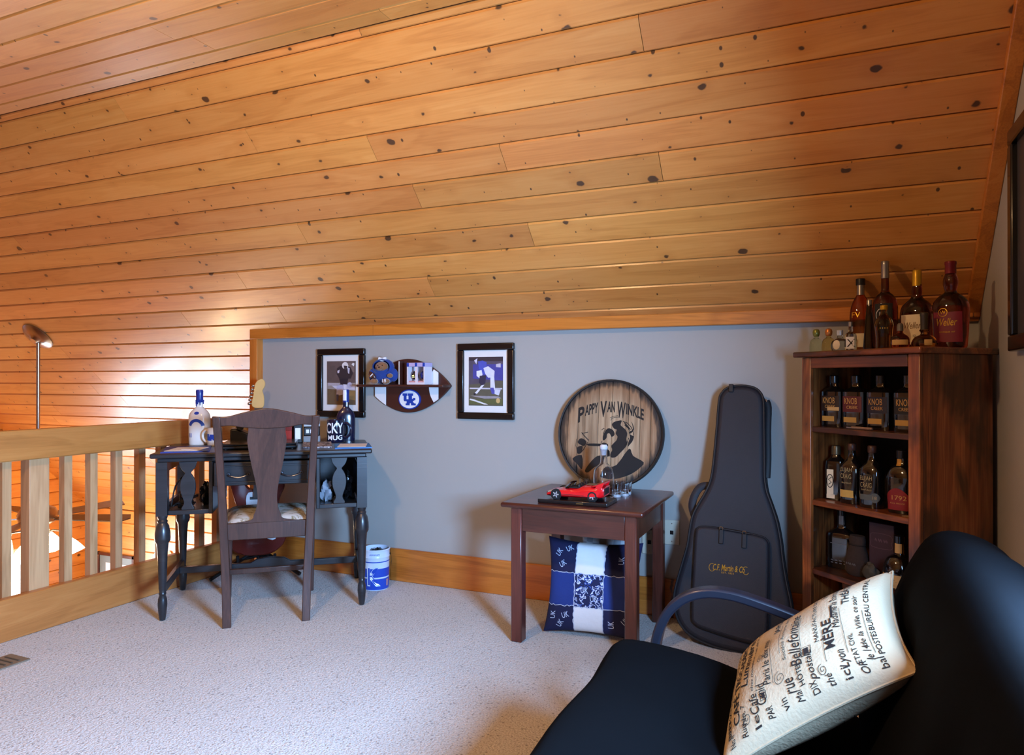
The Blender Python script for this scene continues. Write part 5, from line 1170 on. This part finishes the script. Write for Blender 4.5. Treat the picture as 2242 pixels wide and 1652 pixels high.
# ------------------------------------------------ third shelf
b = Bottle('liquor_bottle', 'black square-shouldered bottle with a long neck, first on the third bookcase shelf', 'bottle', sh(.435, .12, 2), -43+18, [(.046, 0), (.05, .005), (.05, .12), (.044, .14), (.018, .158), (.0155, .175), (.015, .218)], DG, 1, .6, 5)
b.cap([(.017, .208), (.0175, .231), (.014, .234)], BLKM); b.text('= = = =', 0, .028, mat('grey_print', srgb(92, 96, 102), .5), w=.06, h=.014); b.label(.066, .098, .101, mat('grey_print', None), 'strip_label')
t = thing('drawstring_pouch', 'dark brown cloth pouch slumped on the third bookcase shelf', 'pouch', sh(.335, .09, 2), -43)
G().lathe([(.040, 0), (.048, .012), (.05, .05), (.042, .085), (.030, .115), (.034, .13), (.030, .15)], 22, sy=.7).build('pouch_body', mat('brown_felt', srgb(46, 36, 32), .9, bump=.4, bs=60), t)
G().lathe([(.031, .113), (.034, .117), (.031, .121)], 20, sy=.72, cap0=False, cap1=False).build('drawstring', mat('dark_cord', srgb(28, 22, 20), .8), t)
g = G(); put_text(g, '~ ~~ ~~', lambda x, y: (x*.9, -.0355-.0, .045+y), .05, .010, shear=.3); g.build('lettering', mat('grey_print', None), t, smooth=False)
t = thing('gift_box', 'tall dark purple gift box on the third bookcase shelf', 'box', sh(.235, .13, 2), -43+8)
bx(-.048, .048, -.04, .04, 0, .215).build('box_body', mat('aubergine_card', srgb(48, 26, 38), .5), t, bevel=.002)
g = G(); stroke(g, smooth_poly([(-.036, .125), (.036, .125), (.04, .145), (.036, .175), (-.036, .175), (-.04, .15)], 3)+[(-.036, .125)], .0016, lambda x, z: (x, -.0407, z)); put_text(g, '~ ~~ ~~', lambda x, y: (x, -.0407, .152+y), .05, .014, shear=.3); g.build('embossed_label', mat('mauve_print', srgb(92, 66, 78), .5), t, smooth=False)
t = thing('carafe_stopper', 'grey crumpled tissue bundle in front of the purple box', 'wrap', sh(.24, .048, 2), -43); lump(.032, .018, .03, 21, .3, 18).build('tissue', mat('grey_tissue', srgb(62, 60, 52), .7, bump=.5, bs=40), t).location = (0, 0, .006)
t['category'] = 'tissue'; t.name = 'tissue_bundle'
b = Bottle('liquor_bottle', 'round dark bottle with a wide tan paper label, last on the third shelf', 'bottle', sh(.138, .07, 2), -43+20, [(.034, 0), (.050, .008), (.054, .04), (.052, .08), (.038, .112), (.018, .124), (.0155, .14), (.015, .175)], DG, 1, .9, 2)
b.label(.092, .012, .058, TAN); b.label(.024, .130, .165, TAN, 'neck_label'); b.cap([(.017, .165), (.0175, .19), (.012, .195)], BLKM)
g = G()
for i in range(5): stroke(g, [(-.035+.004*(i % 2), .050-.007*i), (-.005+.006*(i % 3), .048-.007*i)], .0014, lambda x, z: b.fx(x, z, .0018))
g.build('printed_lines', INK, b.t, smooth=False)
t = thing('gift_box', 'bright yellow box standing at the right of the third bookcase shelf', 'box', sh(.085, .22, 2), -43+30)
bx(-.034, .034, -.03, .03, 0, .20).build('box_body', mat('yellow_card', srgb(214, 150, 22), .5, var=.08), t, bevel=.002)
g = G(); put_text(g, 'T', lambda x, y: (x-.008, -.0306, .165+y), .024, .034, bold=.02); g.build('lettering', INK, t, smooth=False)
b = Bottle('liquor_bottle', 'red flat bottle in front of the yellow box on the third shelf', 'bottle', sh(.062, .135, 2), -43+10, [(.030, 0), (.033, .004), (.034, .08), (.026, .10), (.012, .11), (.011, .13)], mat('red_glaze', srgb(150, 20, 22), .2, coat=.6), 1, .6, 3)
b.cap([(.0125, .125), (.0125, .145), (.01, .147)], YGOLD)
# ------------------------------------------------ bottom shelf
b = Bottle('liquor_bottle', 'clear bottle with a brown cap on the lowest bookcase shelf', 'bottle', sh(.40, .11, 3), -43, [(.036, 0), (.038, .004), (.038, .13), (.03, .15), (.014, .165), (.013, .21)], mat('grey_dim_glass', srgb(44, 38, 36), .08, coat=1), 1, .8, 3)
b.cap([(.018, .20), (.019, .205), (.019, .232), (.016, .236)], mat('brown_cap', srgb(120, 84, 66), .5))

# ================================================================= black futon
fu = thing('futon_sofa', 'black futon sofa with dark metal arms in the right foreground', 'sofa', (0, 1.0, 0))
FUT = mat('black_futon_cotton', srgb(5, 6, 8), .95, var=.3, vs=6, bump=.3, bs=9, spec=.06)
def mattress(name, ring, y0, y1, m, tuft=None):
    ring = smooth_poly(ring, 4); cx = sum(p[0] for p in ring)/len(ring); cz = sum(p[1] for p in ring)/len(ring); n = len(ring)
    N_ = 40; g = G(); vs = []; fs = []; rnd = random.Random(len(name))
    for j in range(N_+1):
        t = j/N_; y = y0+(y1-y0)*t; e = min(t, 1-t)*(y1-y0); k = 1 if e > .09 else math.sqrt(max(0, 1-(1-e/.09)**2))*.55+.45
        for (x, z) in ring:
            wob = .004*math.sin(9*y+5*x)+.003*math.sin(17*y-8*z)
            sx = cx+(x-cx)*(.25*k+.75); sz = cz+(z-cz)*k
            if tuft:
                for (tx, ty, tz) in tuft:
                    d2 = (x-tx)**2+(y-ty)**2+(z-tz)**2; wob -= .028*math.exp(-d2/.006)
            dx, dz = sx-cx, sz-cz; l = math.hypot(dx, dz) or 1
            vs.append((sx+dx/l*wob, y-1.0, sz+dz/l*wob))
    for j in range(N_):
        for i in range(n): fs.append((j*n+i, j*n+(i+1) % n, (j+1)*n+(i+1) % n, (j+1)*n+i))
    fs += [tuple(range(n)), tuple(N_*n+i for i in range(n-1, -1, -1))]
    return g.add(vs, fs).build(name, m, fu, ang=70)
seat_ring = [(-.53, .37), (-.515, .425), (-.47, .450), (-.30, .434), (-.10, .385), (.06, .345), (.085, .32), (.06, .275), (-.1, .275), (-.3, .295), (-.47, .305), (-.52, .325)]
tf = [(-.22, y, .44) for y in (1.45, .95, .45)]+[(-.42, y, .452) for y in (1.2, .7, .2)]
mattress('seat_mattress', seat_ring, -.10, 1.875, FUT, tf)
back_ring = [(.055, .41), (.08, .50), (.122, .62), (.160, .72), (.205, .792), (.265, .80), (.335, .765), (.375, .69), (.36, .56), (.31, .44), (.25, .345), (.16, .335), (.085, .36)]
mattress('back_mattress', back_ring, -.10, 1.89, FUT, [(.13, y, .6) for y in (1.5, 1.0, .5)])
FM = mat('dark_blue_black_metal', srgb(26, 28, 38), .4, .2, coat=.2)
for yy, nm in ((.955, 'arm'), (-1.16, 'arm')):
    arm = [(-.455, .0, .0), (-.45, 0, .20), (-.44, 0, .38), (-.415, 0, .47), (-.37, 0, .525), (-.31, 0, .553), (-.24, 0, .556), (-.16, 0, .540), (-.05, 0, .508), (.10, 0, .455), (.26, 0, .39), (.36, 0, .33), (.38, 0, .28)]
    vs = []; fs = []; pts = smooth_poly(arm, 4, False); n = len(pts)
    for i, p in enumerate(pts):
        a, b = Vector(pts[max(i-1, 0)]), Vector(pts[min(i+1, n-1)]); tt = (b-a).normalized(); nn_ = Vector((-tt.z, 0, tt.x))*.013
        for sgn, w_ in ((-1, -.022), (1, -.022), (1, .022), (-1, .022)): vs.append((p[0]+nn_.x*sgn, yy+w_, p[2]+nn_.z*sgn))
    for i in range(n-1):
        for q in range(4): fs.append((4*i+q, 4*i+(q+1) % 4, 4*i+4+(q+1) % 4, 4*i+4+q))
    fs += [(3, 2, 1, 0), tuple(4*(n-1)+q for q in range(4))]
    G().add(vs, fs).build('arm', FM, fu, bevel=.006)
    G().tube([(.38, yy, .30), (.40, yy, .15), (.41, yy, .0)], .017, 10).build('rear_leg', FM, fu)
    G().tube([(-.44, yy, .24), (.0, yy, .22), (.385, yy, .24)], .014, 10).build('end_rail', FM, fu)
for x, z in ((-.46, .275), (.02, .245)): G().tube([(x, -1.16, z), (x, .955, z)], .016, 10).build('long_rail', FM, fu)
G().tube([(.40, -1.16, .30), (.40, .955, .30)], .016, 10).build('long_rail', FM, fu)

# ================================================================= cream script cushion
TL, TR, BR_, BL = Vector((-.186, 1.80, .436)), Vector((.127, 1.77, .686)), Vector((.136, 1.375, .622)), Vector((-.176, 1.405, .376))
cc = (TL+TR+BR_+BL)/4
ex = ((TL-BL)+(TR-BR_)).normalized()          # reading direction of the print (away from the viewer)
ey0 = ((BL-BR_)+(TL-TR)).normalized(); ez = ex.cross(ey0).normalized(); ey = ez.cross(ex).normalized()
if ez.z < 0: ez = -ez; ey = -ey
cc = cc+ez*.012
Mx = Matrix(((ex.x, ey.x, ez.x, cc.x), (ex.y, ey.y, ez.y, cc.y), (ex.z, ey.z, ez.z, cc.z), (0, 0, 0, 1)))
sc = thing('script_cushion', 'cream cushion printed with black French script leaning on the futon', 'cushion', M=Mx)
CRM = mat('cream_linen', srgb(178, 160, 130), .8, bump=.25, bs=160, var=.06, vs=8)
PWc, PHc = .415, .415
Sc = pillow(PWc, PHc, .145, wr=.005, seed=4)
G().grid(lambda u, v: Sc(u*2-1, v*2-1, 1), 48, 48).build('cushion_front', CRM, sc)
G().grid(lambda u, v: Sc(u*2-1, v*2-1, -1), 30, 30).build('cushion_back', CRM, sc)
edge = [Sc(-1+2*i/20, -1, 1) for i in range(20)]+[Sc(1, -1+2*i/20, 1) for i in range(20)]+[Sc(1-2*i/20, 1, 1) for i in range(20)]+[Sc(-1, 1-2*i/20, 1) for i in range(21)]
G().tube(edge, .0028, 6).build('piping', CRM, sc)
g = G(); fn_ = lambda x, y: (lambda p: (p[0], p[1], p[2]+.0012))(Sc(x/(PWc/2), y/(PHc/2), 1))
rnd = random.Random(12)
# print on the cushion: lines of text run along local x, stacked along local y
rows = [(.172, 'DEMANDE DE LA MAISON', .30, .010, 0, .0), (.150, 'CAFÉ TROCADÉRO', .30, .024, 0, .012), (.122, 'Lummières', .22, .022, .35, .0), (.098, 'chez monsieur, rue de la paix', .26, .010, .35, 0), (.078, 'Cmid', .06, .022, .35, 0),
        (.060, 'Paris le dix mai', .16, .018, .4, 0), (.034, 'JARDIN', .11, .018, 0, .01), (.012, 'Société Anonyme des Papiers', .24, .010, .2, 0), (-.012, 'Bellefontaine', .20, .024, .4, .0), (-.040, 'postale', .09, .020, .4, 0), (-.060, 'MANUFACTURE DE TISSUS', .24, .009, 0, 0),
        (-.082, 'MÈRE', .10, .026, 0, .015), (-.104, 'Madame la comtesse', .20, .016, .4, 0), (-.128, 'THÉÂTRE', .14, .020, 0, .01), (-.150, 'de la Ville, ce soir', .20, .012, .35, 0), (-.172, 'BUREAU CENTRAL', .24, .010, 0, 0)]
offs = [-.02, -.01, .03, .02, -.13, -.04, .10, .04, -.02, -.13, .05, -.06, .05, .10, -.04, .03]
for (y, s_, w, h, shr, bd), ox in zip(rows, offs):
    put_text(g, s_, lambda a, b: fn_(max(-.19, min(.19, ox+a)), max(-.19, min(.19, y+b))), w, h, shear=shr, bold=bd)
for y in (.136, .110, .088, .046, .022, -.026, -.072, -.116, -.162):
    x0 = rnd.uniform(-.17, 0); x1 = x0+rnd.uniform(.06, .17); stroke(g, [(x0+(x1-x0)*i/8, y) for i in range(9)], .0008, fn_)
for cx, cy, r in ((-.165, .12, .016), (-.12, .03, .02), (-.02, .075, .014), (.12, -.02, .016), (-.16, -.06, .014), (.15, -.10, .012), (-.09, -.03, .012), (.07, .12, .012)):
    stroke(g, [(cx+r*(1-i/46)*math.cos(i*.28), cy+r*.7*(1-i/46)*math.sin(i*.28)) for i in range(40)], .0011, fn_)
for x0, y0, w, h in ((-.10, -.045, .028, .020), (.135, .055, .03, .022), (-.15, .066, .02, .014)):
    stroke(g, [(x0, y0), (x0+w, y0), (x0+w, y0+h), (x0, y0+h), (x0, y0)], .0016, fn_); stroke(g, [(x0+.004, y0+h*.5), (x0+w-.004, y0+h*.5)], h*.5, fn_)
stroke(g, [(-.01+.05*i, -.098) for i in range(2)], .005, fn_); stroke(g, [(.06, -.098), (.066, -.098)], .005, fn_)
for x, y, s_, w, h, shr, bd in ((-.15, .128, 'No. 7', .05, .012, .3, 0), (-.145, .098, 'Cafe', .05, .020, .4, 0), (-.155, .010, 'rue', .04, .018, .4, 0), (-.14, -.012, 'HÔTEL', .06, .014, 0, .01), (-.15, -.104, 'Lyon', .05, .022, .4, 0), (-.13, -.128, 'ETAT CIVIL', .09, .010, 0, 0), (-.155, -.150, 'le 14', .04, .014, .4, 0), (.15, .078, 'timbre', .05, .012, .4, 0), (.15, .06, 'PARIS', .05, .012, 0, .01), (.16, -.04, 'Mme', .04, .018, .4, 0), (-.15, .172, 'DEPT.', .05, .010, 0, 0), (-.13, -.172, 'POSTES', .07, .010, 0, 0), (.13, -.082, 'Ville', .06, .018, .4, 0)):
    put_text(g, s_, lambda a, b: fn_(x+a, y+b), w, h, shear=shr, bold=bd)
for i, s_ in enumerate(('No 4', 'Rue', 'le', 'PAR', 'vin', 'Mai', 'DIX', 'thé', 'ici', 'OR', 'bal')):
    put_text(g, s_, lambda a, b: fn_(max(-.198, -.184+a), .165-.033*i+b), .024, .014, shear=.3*(i % 2))
fb_ = lambda x, y: (lambda p: (p[0], p[1], p[2]-.0012))(Sc(x/(PWc/2), y/(PHc/2), -1))
for i in range(16):
    y = -.17+.022*i; x0 = -.192+rnd.uniform(0, .01); stroke(g, smooth_poly([(x0, y), (x0+.012, y+.006), (x0+.02, y-.004), (x0+.035, y+.004)], 3, False), .0012, fb_)
g.build('printed_script', INK, sc, smooth=False)
